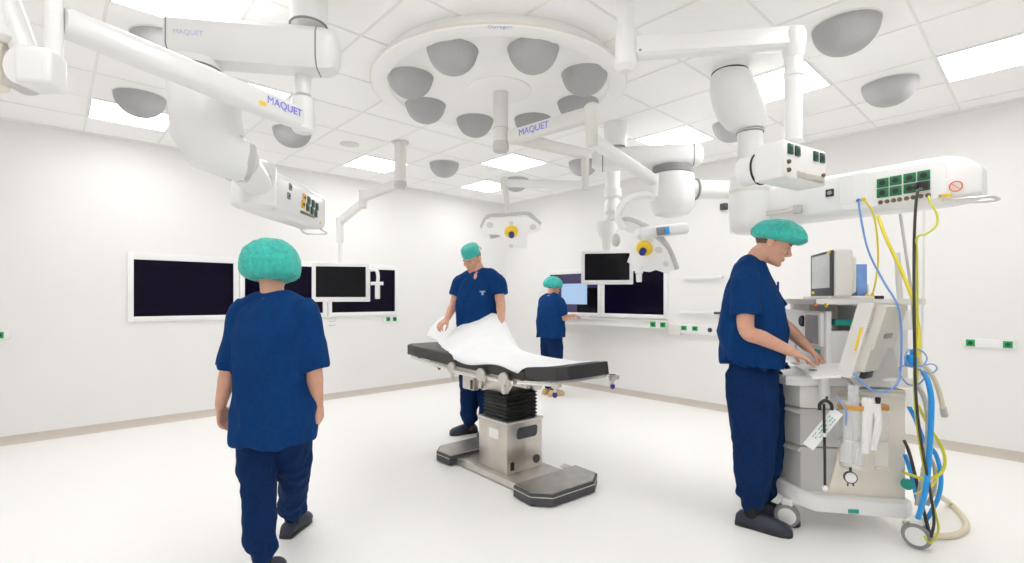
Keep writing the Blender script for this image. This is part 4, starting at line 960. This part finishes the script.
# ---- cables and hoses, each one a thing of its own
def cable(pts, r, m, label, name='cable', cat='cable', n=10, ends=None):
    o = tag(obj(name, MB().tube([P(a_, b_, c_) for a_, b_, c_ in pts], r, n, k=6), m), label, cat)
    return o
cable([(859, 201, 2.80), (860, 212, 2.79), (868, 250, 2.80), (884, 282, 2.78), (896, 302, 2.72), (901, 325, 2.68), (901, 362, 2.62), (898, 382, 2.58), (887, 391, 2.58), (872, 390, 2.62), (860, 380, 2.66), (853, 372, 2.69)], .0052, 'bluecable', 'thin blue cable from the console down to the tilted screen')
cable([(865, 201, 2.80), (873, 213, 2.80), (877, 235, 2.85), (878, 262, 2.95), (875, 285, 3.02), (872, 294, 3.05)], .0055, 'yelcable', 'thin yellow cable dropping straight to the tray on the machine')
cable([(878, 216, 2.84), (886, 238, 2.78), (902, 272, 2.72), (914, 304, 2.68), (919, 335, 2.66), (918, 360, 2.64), (916, 385, 2.62)], .009, 'yelcable', 'thick yellow hose slanting from the console to the blue valve', 'hose', 'hose')
pg = cable([(921, 188, 2.60), (917, 195, 2.56), (914.5, 230, 2.55), (914, 280, 2.55), (914.5, 340, 2.54), (916, 395, 2.53), (921, 440, 2.55), (930, 490, 2.57), (934, 520, 2.58), (931, 537, 2.60)], .0068, 'blackcable', 'black mains cable hanging straight from the console to the floor', 'mains_cable')
tag(obj('mains_plug', MB().bar(gface(927, 186)+fn2*.01, gface(919, 187)+fn2*.055, .05, .04, bev=.012).cyl(gface(919.5, 187)+fn2*.05, gface(917, 189.5)+fn2*.06, .013), 'black'), 'black mains plug pushed into the last green socket of the console', 'plug')
cable([(929, 196, 2.60), (930, 202, 2.57), (937, 215, 2.54), (936, 226, 2.52), (926, 234, 2.52), (917, 238, 2.53), (917, 260, 2.57), (917.2, 320, 2.57), (914, 380, 2.56), (917.5, 430, 2.57), (925.5, 475, 2.58), (936, 515, 2.59), (938, 532, 2.59), (930, 543, 2.60), (924, 536, 2.63)], .0052, 'ygcable', 'yellow-green earth cable looping out beside the black mains cable')
cable([(900, 214, 2.80), (904, 240, 2.78), (911, 290, 2.74), (915, 340, 2.70)], .007, 'greyhose', 'thin grey hose hanging between the yellow hose and the black cable', 'hose', 'hose')
cable([(924, 212, 2.75), (924, 260, 2.76), (922, 330, 2.76), (921, 400, 2.74)], .006, 'whitem', 'thin white line hanging straight behind the black cable', 'line', 'cable')
cable([(923, 371, 2.60), (929, 385, 2.59), (931.5, 405, 2.58), (930, 440, 2.57), (927, 480, 2.57), (922, 505, 2.60), (918, 518, 2.64)], .013, 'bluehose', 'thick bright blue hose dropping from the blue valve to the rear caster', 'hose', 'hose')
cable([(908, 405, 2.72), (915, 418, 2.70), (924, 440, 2.68), (936, 455, 2.66), (941, 478, 2.66), (938, 498, 2.66), (930, 514, 2.68), (926, 520, 2.7)], .011, 'bluehose', 'bright blue hose bowing outward past the yellow loop', 'hose', 'hose')
cable([(905, 455, 2.80), (910, 470, 2.80), (915, 490, 2.80), (918, 505, 2.80)], .011, 'bluehose', 'short bright blue hose tucked against the end of the cabinet', 'hose', 'hose')
cable([(918, 405, 2.68), (928, 425, 2.64), (941, 446, 2.60), (945, 462, 2.59), (940, 474, 2.58), (926, 479, 2.58), (911, 475, 2.62), (903, 472, 2.70)], .0075, 'ygcable', 'yellow and black cable looping sideways round the hoses')
cable([(904, 440, 2.78), (909, 452, 2.76), (915, 475, 2.74), (921, 500, 2.70), (926, 520, 2.66), (930, 535, 2.64)], .0085, 'blackcable', 'black cable slanting down beside the cabinet end to the caster')
cable([(917, 385, 2.70), (925, 400, 2.66), (928, 425, 2.64), (926, 455, 2.64), (922, 480, 2.66), (917, 505, 2.70)], .012, 'greyhose', 'grey corrugated hose hanging behind the thick blue hose', 'hose', 'hose')
cable([(929, 455, 2.72), (935, 470, 2.72), (934, 490, 2.72), (927, 505, 2.74)], .010, 'greyhose', 'short grey hose curving just beyond the bowed blue hose', 'hose', 'hose')
fl = lambda px, py: (px, py, FPX*(CAMH-.018)/(py-HOR))
cable([(924, 470, 2.80), (936, 493, 2.98), fl(950, 503), fl(963, 517), fl(966, 528), fl(955, 535), fl(938, 536), fl(925, 534), fl(905, 522)], .017, 'creamhose', 'cream corrugated hose lying in a loop on the floor behind the caster', 'hose', 'hose')
ch = thing('suction_hose', 'cream hose hanging out sideways with a grey square end piece', 'hose', P(935, 390, 2.75))
obj('hose', MB().tube([P(920, 362, 2.72), P(930, 372, 2.72), (P(938, 388, 2.72)), P(943, 408, 2.72)], .013, 10), 'creamhose', ch); obj('end_piece', MB().bar(P(943, 407, 2.72), P(945, 417, 2.72), .035, .03, bev=.006), 'greyp', ch)
cable([(915, 494, 2.66), (922, 491, 2.64), (930, 488, 2.64), (936, 480, 2.66), (937, 470, 2.68)], .005, 'yelcable', 'thin yellow wire curling near the floor between the blue hoses', 'wire', 'cable')
cable([(836, 397, 2.72), (842, 404, 2.70), (846, 412, 2.68), (846, 425, 2.70)], .006, 'clearblue', 'thin clear line hanging over the worktop edge into the wide tube', 'line', 'cable')
# ------------------------------------------------------------------ people
def remesh(mb, name, voxel, it=3, fac=.5):
    me = mb.mesh(name); o = bpy.data.objects.new('tmp', me); COL.objects.link(o)
    r = o.modifiers.new('r', 'REMESH'); r.mode = 'VOXEL'; r.voxel_size = voxel; r.adaptivity = 0
    if it:
        s = o.modifiers.new('s', 'SMOOTH'); s.iterations = it; s.factor = fac
    dg = bpy.context.evaluated_depsgraph_get(); dg.update()
    out = bpy.data.meshes.new_from_object(o.evaluated_get(dg)); out.name = name
    bpy.data.objects.remove(o); bpy.data.meshes.remove(me); out.materials.clear()
    return out
def lring(c, ax, ay, ra, rb, n=28, pw=2.3):
    out = []
    for i in range(n):
        a = 2*PI*i/n; ca, sa = math.cos(a), math.sin(a)
        out.append(c+ax*ra*math.copysign(abs(ca)**(2/pw), ca)+ay*rb*math.copysign(abs(sa)**(2/pw), sa))
    return out
def limb(mb, pts, rad, side, k=5, n=20, squash=None):
    """tapering limb through pts; rad = radius at each (or (r_side, r_other)); rounded ends"""
    pts = [Vector(p) for p in pts]; C = catmull(pts, k) if len(pts) > 2 else [pts[0].lerp(pts[1], i/4) for i in range(5)]
    kk = k if len(pts) > 2 else 4
    ra = lerp_list([r[0] if isinstance(r, tuple) else r for r in rad], kk); rb = lerp_list([r[1] if isinstance(r, tuple) else r for r in rad], kk)
    T = [(C[min(i+1, len(C)-1)]-C[max(i-1, 0)]).normalized() for i in range(len(C))]
    R = []
    def add(c, t, a, b):
        x = side-t*side.dot(t); x = x.normalized() if x.length > 1e-5 else frame_from(t)[0]; y = t.cross(x)
        R.append(lring(c, x, y, a, b, n, 2.0))
    for q in (.35, .75): add(C[0]-T[0]*ra[0]*math.sqrt(1-q*q)*.8, T[0], ra[0]*q, rb[0]*q)
    for i, c in enumerate(C): add(c, T[i], ra[i], rb[i])
    for q in (.75, .35): add(C[-1]+T[-1]*ra[-1]*math.sqrt(1-q*q)*.8, T[-1], ra[-1]*q, rb[-1]*q)
    mb.rings(R); return mb
def wrinkle(me, amp, sc, seed, stretch=None, fold=None):
    n = len(me.vertices); co = np.empty(n*3); me.vertices.foreach_get('co', co); co = co.reshape(-1, 3)
    no = np.empty(n*3); me.vertex_normals.foreach_get('vector', no); no = no.reshape(-1, 3)
    st = stretch or (1, 1, 1)
    for i in range(n):
        v = Vector((co[i, 0]*sc*st[0]+seed, co[i, 1]*sc*st[1], co[i, 2]*sc*st[2]))
        w_ = noise.noise(v)
        q = (abs(w_)*-1.6+.35)*.6+.4*noise.noise(v*2.3)
        a = amp*(fold(Vector(co[i])) if fold else 1)
        co[i] += no[i]*a*q
    me.vertices.foreach_set('co', co.reshape(-1)); me.update()

def head_mesh(mb, c, s, f, u, sc=1.0, fem=False):
    def L(x, y, z): return c+(s*x+f*y+u*z)*sc
    sl = [(-.120, .070, .030, .012), (-.115, .088, .006, .026), (-.100, .094, -.01, .040), (-.078, .091, -.045, .050), (-.05, .090, -.07, .060), (-.02, .088, -.088, .067), (.01, .085, -.098, .071),
          (.035, .090, -.103, .074), (.06, .089, -.103, .0755), (.08, .080, -.098, .073), (.098, .062, -.084, .062), (.110, .035, -.058, .045), (.116, .0, -.028, .018)]
    R = []
    for z, fr, bk, hw in sl:
        cy, ry = (fr+bk)/2, (fr-bk)/2
        R.append([c+(s*x_+f*y_+u*z)*sc for x_, y_ in [(hw*math.copysign(abs(math.cos(a))**.88, math.cos(a)), cy+ry*math.copysign(abs(math.sin(a))**.92, math.sin(a))) for a in [2*PI*i/32 for i in range(32)]]])
    mb.rings(R)
    limb(mb, [L(0, .086, .02), L(0, .101, -.012), L(0, .113, -.030)], [.009*sc, .010*sc, .0135*sc], s, 3, 12)
    mb.ell(L(0, .098, -.039), .0185*sc, .016*sc, .011*sc, s, f, u, 12, 8)
    mb.ell(L(0, .0905, -.064), .023*sc, .010*sc, .006*sc, s, f, u, 12, 8); mb.ell(L(0, .0895, -.074), .019*sc, .010*sc, .0065*sc, s, f, u, 12, 8)
    mb.ell(L(0, .081, -.104), .022*sc, .018*sc, .016*sc, s, f, u, 12, 8)
    for k in (-1, 1):
        mb.ell(L(.029*k, .082, .024), .024*sc, .012*sc, .008*sc, s, f, u, 12, 8)
        mb.ell(L(.040*k, .062, -.026), .026*sc, .026*sc, .022*sc, s, f, u, 12, 8)
        e1 = (u*.97-f*.22).normalized(); e2 = s.cross(e1)
        mb.ell(L(.081*k, -.012, -.008), .011*sc, .020*sc, .034*sc, (s*.9-f*.35*k).normalized(), e2, e1, 14, 10)
    return L
def hand_mesh(mb, wr, d, pn, th, sc=1.0, curl=.5, spread=.12, curls=None):
    """wr wrist, d along the palm, pn out of the palm, th toward the thumb side"""
    d = d.normalized(); th = (th-d*th.dot(d)).normalized(); pn = (pn-d*pn.dot(d)-th*pn.dot(th)).normalized()
    rr = []
    for t, w_, h_ in ((-.015, .026, .019), (.01, .029, .018), (.035, .037, .016), (.065, .042, .0145), (.088, .041, .012), (.097, .036, .008)):
        rr.append(lring(wr+d*t*sc+th*(.003 if t > .03 else 0)*sc, th, pn, w_*sc, h_*sc, 20, 2.6))
    mb.rings(rr)
    L = [.072, .082, .076, .058]
    for i in range(4):
        off = .030-.0205*i
        b = wr+(d*(.086-.004*abs(i-1.2))+th*off)*sc
        fd = (d+th*spread*(1.3-i)*.6).normalized(); cc = curls[i] if curls else curl
        pts = [b-fd*.012*sc, b]; ang = 0; p = b.copy()
        for seg, fr in enumerate((.45, .32, .25)):
            ang += cc*(.55, .75, .5)[seg]
            dd = fd*math.cos(ang)+pn*math.sin(ang); p = p+dd*L[i]*fr*sc; pts.append(p.copy())
        r0 = .0088 if i < 3 else .0076
        limb(mb, pts, [r0*1.08*sc, r0*1.05*sc, r0*sc, r0*.93*sc, r0*.82*sc], th, 3, 12)
    b = wr+(d*.022+th*.026)*sc
    t1 = b+(d*.035+th*.028+pn*.010)*sc; t2 = t1+(d*.030+th*.008+pn*.012*(1+curl))*sc; t3 = t2+(d*.024+pn*.010*(1+curl))*sc
    limb(mb, [b-(th*.01)*sc, b, t1, t2, t3], [.014*sc, .0145*sc, .0115*sc, .0105*sc, .0085*sc], pn, 3, 12)
def shoe(name, an, toe, L, m, parent, clog=True):
    """a closed-toe clog: an = ankle foot point on the floor under the ankle, toe = direction"""
    t = toe.normalized(); s = t.cross(Z1).normalized(); o = Vector((an.x, an.y, 0))
    mb = MB(); R = []
    for q, w_, h_, z0 in ((-.30, .022, .03, .006), (-.285, .033, .062, .0), (-.22, .040, .085, 0), (-.10, .041, .092, 0), (.02, .041, .095, 0), (.16, .047, .096, 0), (.32, .053, .088, 0), (.48, .054, .076, .002), (.60, .049, .066, .004), (.67, .036, .054, .008), (.70, .018, .036, .014)):
        c = o+t*q*L; ring = []
        for i in range(24):
            a = 2*PI*i/24; x_ = w_*math.copysign(abs(math.cos(a))**.75, math.cos(a)); sn_ = math.sin(a)
            z_ = z0+(h_-z0)*(.5+.5*math.copysign(abs(sn_)**.8, sn_))
            if sn_ > 0: x_ *= 1-.25*sn_
            ring.append(c+s*x_+Z1*z_)
        R.append(ring)
    mb.rings(R)
    so_ = obj(name, mb, m, parent)
    sole = MB(); R = []
    for zz_, k in ((0, .97), (.004, 1.03), (.018, 1.05), (.022, 1.0)):
        pts = []
        for q, w_ in ((-.305, .018), (-.29, .034), (-.2, .042), (0, .042), (.2, .047), (.4, .052), (.55, .049), (.66, .035), (.705, .014)): pts.append((q, w_))
        loop = [o+t*q*L+s*w_*k for q, w_ in pts]+[o+t*q*L-s*w_*k for q, w_ in pts[::-1]]
        R.append([p+Z1*zz_ for p in loop])
    obj('sole', sole.rings(R), 'black' if m != 'bshoe' else 'bshoe', so_)
    return so_
def bouffant(c, s, f, u, al, af, au, parent, seed, fold=.05, m='cap', down=.62):
    mb = MB(); R = []; NT, NP = 26, 64
    for i in range(NT+1):
        th = PI*(.012+down*i/NT); row = []
        for j in range(NP):
            ph = 2*PI*j/NP
            d = Vector((math.sin(th)*math.cos(ph), math.sin(th)*math.sin(ph), math.cos(th)))
            e = i/NT
            k = 1+fold*noise.noise(Vector((d.x*3.0+seed, d.y*3.0, d.z*2)))+fold*.8*(1-abs(noise.noise(Vector((d.x*5+seed, d.y*5, d.z*4+seed))))*3)*.5
            k += .032*math.sin(ph*17+3*noise.noise(Vector((seed, ph*2, e*3))))*min(1, e*1.4)
            if e > .80: k *= 1-.20*((e-.80)/.20)**1.3
            row.append(c+s*d.x*al*k+f*d.y*af*k+u*d.z*au*k)
        R.append(row)
    cp = obj('bouffant_cap', mb.rings(R), m, parent, smooth=180)
    return cp

def person(label, h, f, J, pal, hands, toes, cap, voxel=.0055, girth=1.0, shoe_m='clog', sock_m='sock', sleeve=.8, hem=.10, baggy=1.0, seed=0, vneck=False, deep=1.0, legd=1.0, name='person', shoeL=.27, badge=False, eyes=True, hairr=True):
    k = h/1.8
    f = f.normalized(); s = f.cross(Z1).normalized()
    sh_s = (J['shR']-J['shL']); sh_s = (sh_s).normalized(); hp_s = (J['hipR']-J['hipL']).normalized()
    body = MB()
    pel, wai, che, nek, hed, hf, hu = (J[q] for q in ('pelvis', 'waist', 'chest', 'neck', 'head', 'hf', 'hu'))
    hf = hf.normalized(); hu = (hu-hf*hu.dot(hf)).normalized(); hs = hf.cross(hu)
    spine = [pel-Z1*.10*k, pel, wai, (wai+che)/2, che, che.lerp(nek, .55), nek]
    up = (nek-pel).normalized()
    def torso(mb, radii, lo=0):
        R = []
        C = spine
        for i, (c, (ra, rb)) in enumerate(zip(C, radii)):
            q = i/(len(C)-1); x = hp_s.lerp(sh_s, min(1, q*1.15)).normalized()
            t = (C[min(i+1, len(C)-1)]-C[max(i-1, 0)]).normalized(); x = (x-t*x.dot(t)).normalized(); y = t.cross(x)
            R.append((c, x, y, ra*k*girth, rb*k*girth))
        out = []
        for i in range(len(R)-1):
            for j in range(4):
                t = j/4; a, b = R[i], R[i+1]
                out.append(lring(a[0].lerp(b[0], t), a[1].lerp(b[1], t).normalized(), a[2].lerp(b[2], t).normalized(), a[3]+(b[3]-a[3])*t, a[4]+(b[4]-a[4])*t, 32, 2.4))
        a = R[-1]; out.append(lring(a[0], a[1], a[2], a[3], a[4], 32, 2.4))
        mb.rings(out)
    torso(body, [(.12, .09), (.158, .105), (.138, .095), (.148, .105), (.165, .115), (.155, .095), (.062, .062)])
    skull = hed-hf*.012*k-hu*.06*k
    limb(body, [nek-up*.07*k, nek+(skull-nek)*.5, skull], [.056*k, .058*k, .060*k], hs, 4)
    LH = head_mesh(body, hed, hs, hf, hu, .98*k if h > 1.7 else 1.0*k)
    for q in 'RL':
        shd, el, wr = J['sh'+q], J['el'+q], J['wr'+q]
        inn = (nek-shd)*.45
        limb(body, [shd+inn*.6-Z1*.035, shd-Z1*.015, shd.lerp(el, .5), el, el.lerp(wr, .35), wr], [.056*k, .056*k, .050*k, .043*k, .043*k, .028*k], s)
        limb(body, [nek-up*.02*k, nek.lerp(shd, .5)-Z1*.004*k, shd-Z1*.025*k], [.048*k, .046*k, .05*k], f, 4)
        d, pn, th, cu = hands[q]
        hand_mesh(body, wr, d, pn, th, .98*k, cu if not isinstance(cu, list) else .4, curls=cu if isinstance(cu, list) else None)
        hip, kn, an = J['hip'+q], J['kn'+q], J['an'+q]
        limb(body, [hip, hip.lerp(kn, .5), kn, kn.lerp(an, .35), an], [.088*k, .075*k, .054*k, .052*k, .036*k], s)
        an0 = Vector((an.x, an.y, .045))
        limb(body, [an, an0, an0+toes[q].normalized()*.09-Z1*.015], [.036*k, .036, .025], s, 3)
    if vneck:
        body.ell(nek+(che-nek)*.22+f*.062*k, .030, .05, .055, s, f, Z1)
    bm_ = remesh(body, name, voxel, 3)
    root = link(name, bm_, 'skin', None, 180)
    tag(root, label, 'person')
    # scrub top: torso with sleeves
    top = MB(); g_ = baggy
    spine = [pel-Z1*hem*k, pel, wai, (wai+che)/2, che, che.lerp(nek, .55), nek-up*.012*k]
    torso(top, [(.185*g_, .142*g_*deep), (.188*g_, .142*g_*deep), (.182*g_, .142*g_*deep), (.184*g_, .142*deep), (.192, .142*deep**.6), (.172, .116), (.080, .082)])
    for q in 'RL':
        shd, el, wr = J['sh'+q], J['el'+q], J['wr'+q]; inn = (nek-shd)*.5
        if sleeve <= 1: cuff = shd.lerp(el, sleeve); pts = [shd+inn*.7-Z1*.03, shd-Z1*.012, shd.lerp(cuff, .5), cuff]
        else: cuff = el.lerp(wr, sleeve-1); pts = [shd+inn*.7-Z1*.03, shd+Z1*.004, shd.lerp(el, .6), cuff]
        limb(top, [nek-up*.030*k, nek.lerp(shd, .5)+Z1*.004*k, shd-Z1*.012*k], [.070*k, .070*k, .074*k], f, 4)
        R = []
        C = catmull(pts, 5); rad = lerp_list([.070*k, .076*k, .080*k*g_, .080*k*g_], 5)
        T = [(C[min(i+1, len(C)-1)]-C[max(i-1, 0)]).normalized() for i in range(len(C))]
        for c, t, r in zip(C, T, rad):
            x = (s-t*s.dot(t)); x = x.normalized() if x.length > .1 else frame_from(t)[0]; R.append(lring(c, x, t.cross(x), r, r, 22, 2))
        top.rings(R)
    tm = remesh(top, 'scrub_top', max(.008, voxel), 4)
    def ff(p): return .6+.8*max(0, min(1, (che.z-p.z)/.3))
    wrinkle(tm, .030, 7, seed, (1, 1, .55), ff)
    tp_ = link('scrub_top', tm, 'scrub', root, 180)
    # trousers
    tr_ = MB()
    R = []
    for c, ra, rb in ((pel+Z1*.07*k, .150*k, .118*k), (pel+Z1*.04*k, .160*k, .126*k), (pel-Z1*.03*k, .172*k, .132*k), (pel-Z1*.10*k, .165*k, .128*k), (pel-Z1*.15*k, .12*k, .10*k)):
        R.append(lring(c, hp_s, Z1.cross(hp_s), ra, rb, 30, 2.5))
    tr_.rings(R)
    for q in 'RL':
        hip, kn, an = J['hip'+q], J['kn'+q], J['an'+q]
        cu = an+(kn-an)*.04
        limb(tr_, [hip, hip.lerp(kn, .45), kn, kn.lerp(an, .45), kn.lerp(an, .80), cu], [(.100*k, .118*k*legd), (.098*k*g_, .114*k*g_*legd), (.086*k*g_, .094*k*g_*legd), (.080*k*g_, .086*k*g_*legd), (.074*k*g_, .078*k*g_), .055*k], s, 5, 24)
    pm = remesh(tr_, 'trousers', max(.008, voxel), 3)
    ank = (J['anR'].z+J['anL'].z)/2
    def fp(p): return .55+1.5*max(0, 1-abs(p.z-ank-.07)/.14)+.9*max(0, 1-abs(p.z-J['knL'].z)/.12)
    wrinkle(pm, .024, 9, seed+3, (1, 1, .8), fp)
    link('trousers', pm, 'scrubpants', root, 180)
    for q in 'RL':
        an = J['an'+q]
        lift = max(0, an.z-.11)
        if sock_m: obj('sock', limb(MB(), [an+(J['kn'+q]-an)*.10, an, Vector((an.x, an.y, an.z-.045))], [.043*k, .042*k, .044*k], s, 4), sock_m, root)
        shoe('clog', an, toes[q], shoeL, shoe_m, root)
    if hairr:
        hm = MB().ell(hed-hf*.022*k+hu*.028*k, .0774*k, .0862*k, .084*k, hs, hf, hu, 24, 16)
        obj('hair', hm, 'hair', root)
    if eyes:
        for kx in (-1, 1):
            e = LH(.031*kx, .0855, .001)
            ew = obj('eye', MB().ell(e, .0125, .006, .0030, hs, hf, hu, 12, 8), 'eyewhite', root)
            obj('iris', MB().ell(e+hf*.0035-hu*.0015, .0065, .004, .0030, hs, hf, hu, 10, 8), 'iris', ew)
            obj('eyebrow', MB().tube([LH(.014*kx, .097, .020), LH(.030*kx, .0965, .026), LH(.048*kx, .083, .020)], .0032, 8, k=4), 'hair', root)
        obj('lips', MB().ell(LH(0, .0965, -.065), .020, .006, .0042, hs, hf, hu, 14, 8).ell(LH(0, .0955, -.074), .017, .006, .0048, hs, hf, hu, 14, 8), 'lip', root)
    if cap[0] == 'bouffant':
        _, al, af, au, offf, offu, tilt, dn = cap
        f2 = (hf*math.cos(tilt)+hu*math.sin(tilt)); u2 = (hu*math.cos(tilt)-hf*math.sin(tilt))
        bouffant(hed+hf*offf+hu*offu, hs, f2, u2, al, af, au, root, seed+1.7, down=dn)
    else:
        _, al, af, hh, offu = cap
        c = hed-hf*.008+hu*offu; R = []
        for z_, q in ((0, 1), (.03, 1.01), (hh*.6, 1.0), (hh*.85, .96), (hh*.96, .86), (hh, .6), (hh+.002, .1)):
            R.append([c+hs*al*q*math.cos(2*PI*i/36)*(1+.015*math.sin(i*2.1))+hf*af*q*math.sin(2*PI*i/36)*(1+.015*math.cos(i*1.7))+hu*z_ for i in range(36)])
        obj('surgical_cap', MB().rings(R), 'cap', root, smooth=60)
        obj('cap_ties', MB().tube([c-hf*af+hu*.02, c-hf*(af+.03)+hu*.01+hs*.02, c-hf*(af+.035)-hu*.03+hs*.03], .006, 8, flat=.5).tube([c-hf*af+hu*.02, c-hf*(af+.03)+hu*.02-hs*.02, c-hf*(af+.04)-hu*.02-hs*.03], .006, 8, flat=.5), 'cap', root)
    return root, tp_

def mk(B, f2):
    f = D(*f2).normalized(); s = f.cross(Z1).normalized(); o = W(B[0], B[1], 0)
    SAG = lambda px, py, lat: hit(px, py, o+s*lat, s)
    FR = lambda px, py, fw: hit(px, py, o+f*fw, f)
    LOC = lambda lat, fw, z: o+s*lat+f*fw+Z1*z
    return f, s, o, SAG, FR, LOC
# --- man working at the anaesthesia machine
f, s, o, SAG, FR, LOC = mk((1.485, 3.02), (.885, -.465))
hfx, hux = (f*.90-Z1*.44), (Z1*.90+f*.44)
J = dict(pelvis=SAG(753, 368, 0), waist=SAG(753, 343, 0), chest=SAG(752, 303, 0), neck=SAG(750, 261, 0), head=SAG(773, 243, 0), hf=hfx, hu=hux,
         shR=SAG(744, 279, .185), elR=SAG(747, 331, .235), wrR=SAG(792, 352, .12), shL=SAG(757, 281, -.185), elL=SAG(781, 322, -.245), wrL=SAG(808, 348, -.13),
         hipR=SAG(751, 374, .085), knR=SAG(754, 441, .11), anR=SAG(752, 507, .11), hipL=SAG(756, 374, -.085), knL=SAG(762, 440, -.10), anL=SAG(763, 497, -.10))
print('man', {k_: [round(c_, 2) for c_ in ((v_-o).dot(s), (v_-o).dot(f), v_.z)] for k_, v_ in J.items() if k_ not in ('hf', 'hu')})
hR = SAG(822, 366, .02)-J['wrR']; hL = SAG(829, 367, -.14)-J['wrL']
# facing forward and down over the keyboard, palms down, thumbs inward
man, mtop = person('man in navy scrubs and teal bouffant cap working at the anaesthesia machine', 1.83, f, J, None,
    {'R': (hR, -Z1-f*.2, -s, [.35, .3, .3, .35]), 'L': (hL, -Z1-f*.2, s, [.3, .25, .3, .4])}, {'R': D(.78, -.62), 'L': D(.62, -.78)},
    ('bouffant', .118, .152, .104, .010, .044, .22, .60), voxel=.0055, seed=2.3, baggy=1.02, hem=-.085, sleeve=.70, shoeL=.30, deep=1.30, legd=1.22)
pk_ = SAG(784, 283, .03)
obj('breast_pocket', MB().box(SAG(778, 290, -.06), (.10, .012, .10), s, f, Z1, .004), 'scrub', man)
# --- man spreading the drape behind the table
f, s, o, SAG, FR, LOC = mk((-.335, 4.93), (-.42, -.91))
hfx, hux = (f*.84-Z1*.54+s*.10), (Z1*.84+f*.54)
J = dict(pelvis=FR(477, 337, 0), waist=FR(477, 322, .0), chest=FR(478, 299, .03), neck=FR(481, 272, .03), head=FR(472, 258.5, .075), hf=hfx, hu=hux,
         shR=FR(461, 281.5, .02), elR=FR(454, 304, .06), wrR=FR(447, 319, .24), shL=FR(496.5, 279, .02), elL=FR(500.5, 303, .05), wrL=FR(501.5, 320, .20),
         hipR=FR(469, 340, 0), knR=FR(470, 383, .05), anR=FR(469, 424, .0), hipL=FR(486, 340, 0), knL=FR(487, 383, .03), anL=FR(488, 424, -.02))
print('mid', {k_: [round(c_, 2) for c_ in ((v_-o).dot(s), (v_-o).dot(f), v_.z)] for k_, v_ in J.items() if k_ not in ('hf', 'hu')})
mid, _ = person('man in navy scrubs and flat teal cap looking down, spreading the white drape', 1.88, f, J, None,
    {'R': (f*.8-Z1*.45+s*.2, -Z1-f*.3, -s, .8), 'L': (f*.75-Z1*.5+s*.1, -Z1-f*.3, s, .8)}, {'R': D(-.80, -.45), 'L': D(-.3, -.9)},
    ('skull', .083, .102, .095, .038), voxel=.0065, seed=7.1, baggy=1.08, girth=1.06, hem=.12, sleeve=.66, vneck=True, shoeL=.29, sock_m='psock')
bd_ = FR(482.5, 291.5, .16)
obj('chest_print', MB().box(hit(482.5, 291.5, o+f*.175, f), (.055, .012, .012), s, f, Z1).box(hit(482.5, 293.5, o+f*.172, f), (.018, .012, .03), s, f, Z1), 'badge', mid, 'pale print on the chest')
# --- small person at the wall desk
f, s, o, SAG, FR, LOC = mk((.545, 6.92), (.80, .60))
hfx, hux = (f*.95-Z1*.25+s*.18), (Z1)
J = dict(pelvis=LOC(0, 0, .86), waist=LOC(0, -.01, 1.02), chest=LOC(0, 0, 1.22), neck=LOC(0, .01, 1.385), head=LOC(0.0, .045, 1.50), hf=hfx, hu=hux,
         shR=LOC(.165, 0, 1.32), elR=LOC(.20, .05, 1.08), wrR=LOC(.16, .29, 1.10), shL=LOC(-.165, 0, 1.32), elL=LOC(-.20, .06, 1.08), wrL=LOC(-.14, .30, 1.10),
         hipR=LOC(.08, 0, .84), knR=LOC(.085, .02, .45), anR=LOC(.085, -.03, .10), hipL=LOC(-.08, 0, .84), knL=LOC(-.085, .02, .45), anL=LOC(-.085, .0, .10))
bk_, _ = person('person in navy scrubs and teal cap standing at the wall desk before the lit screen', 1.63, f, J, None,
    {'R': (f-Z1*.15-s*.2, -Z1, -s, .45), 'L': (f-Z1*.15+s*.1, -Z1, s, .45)}, {'R': f, 'L': f}, ('bouffant', .128, .138, .115, -.02, .035, .15, .66), voxel=.007, seed=11.5, girth=1.12, baggy=1.08, deep=1.15, hem=.06, sleeve=.85, shoe_m='bshoe', sock_m=None, shoeL=.25)
# --- walking person seen from behind
f, s, o, SAG, FR, LOC = mk((-1.135, 2.36), (.10, 1.0))
J = dict(pelvis=FR(274, 402, 0), waist=FR(274, 374, 0), chest=FR(274, 332, .0), neck=FR(273, 298, .01), head=FR(273, 264, .045), hf=f*.98-Z1*.12, hu=Z1,
         shR=FR(305, 313, 0), elR=FR(313, 366, -.02), wrR=FR(318, 404, .05), shL=FR(244, 313, 0), elL=FR(230, 366, -.04), wrL=FR(220.5, 406, .0),
         hipR=FR(291, 408, 0), knR=FR(294, 468, .20), anR=FR(292, 516, .48), hipL=FR(257, 408, 0), knL=FR(258, 482, .02), anL=FR(262, 561, -.04))
print('walk', {k_: [round(c_, 2) for c_ in ((v_-o).dot(s), (v_-o).dot(f), v_.z)] for k_, v_ in J.items() if k_ not in ('hf', 'hu')})
wk, _ = person('person in navy scrubs and teal bouffant cap walking away toward the wall screens', 1.64, f, J, None,
    {'R': (-Z1*.95+f*.2, -s, f, .7), 'L': (-Z1*.95+f*.15, s, f, .8)}, {'R': f, 'L': f-s*.1}, ('bouffant', .132, .142, .128, -.02, -.008, 0, .76), voxel=.0055, seed=17.2, girth=1.10, hem=.20, sleeve=1.08, baggy=1.0, shoeL=.25)
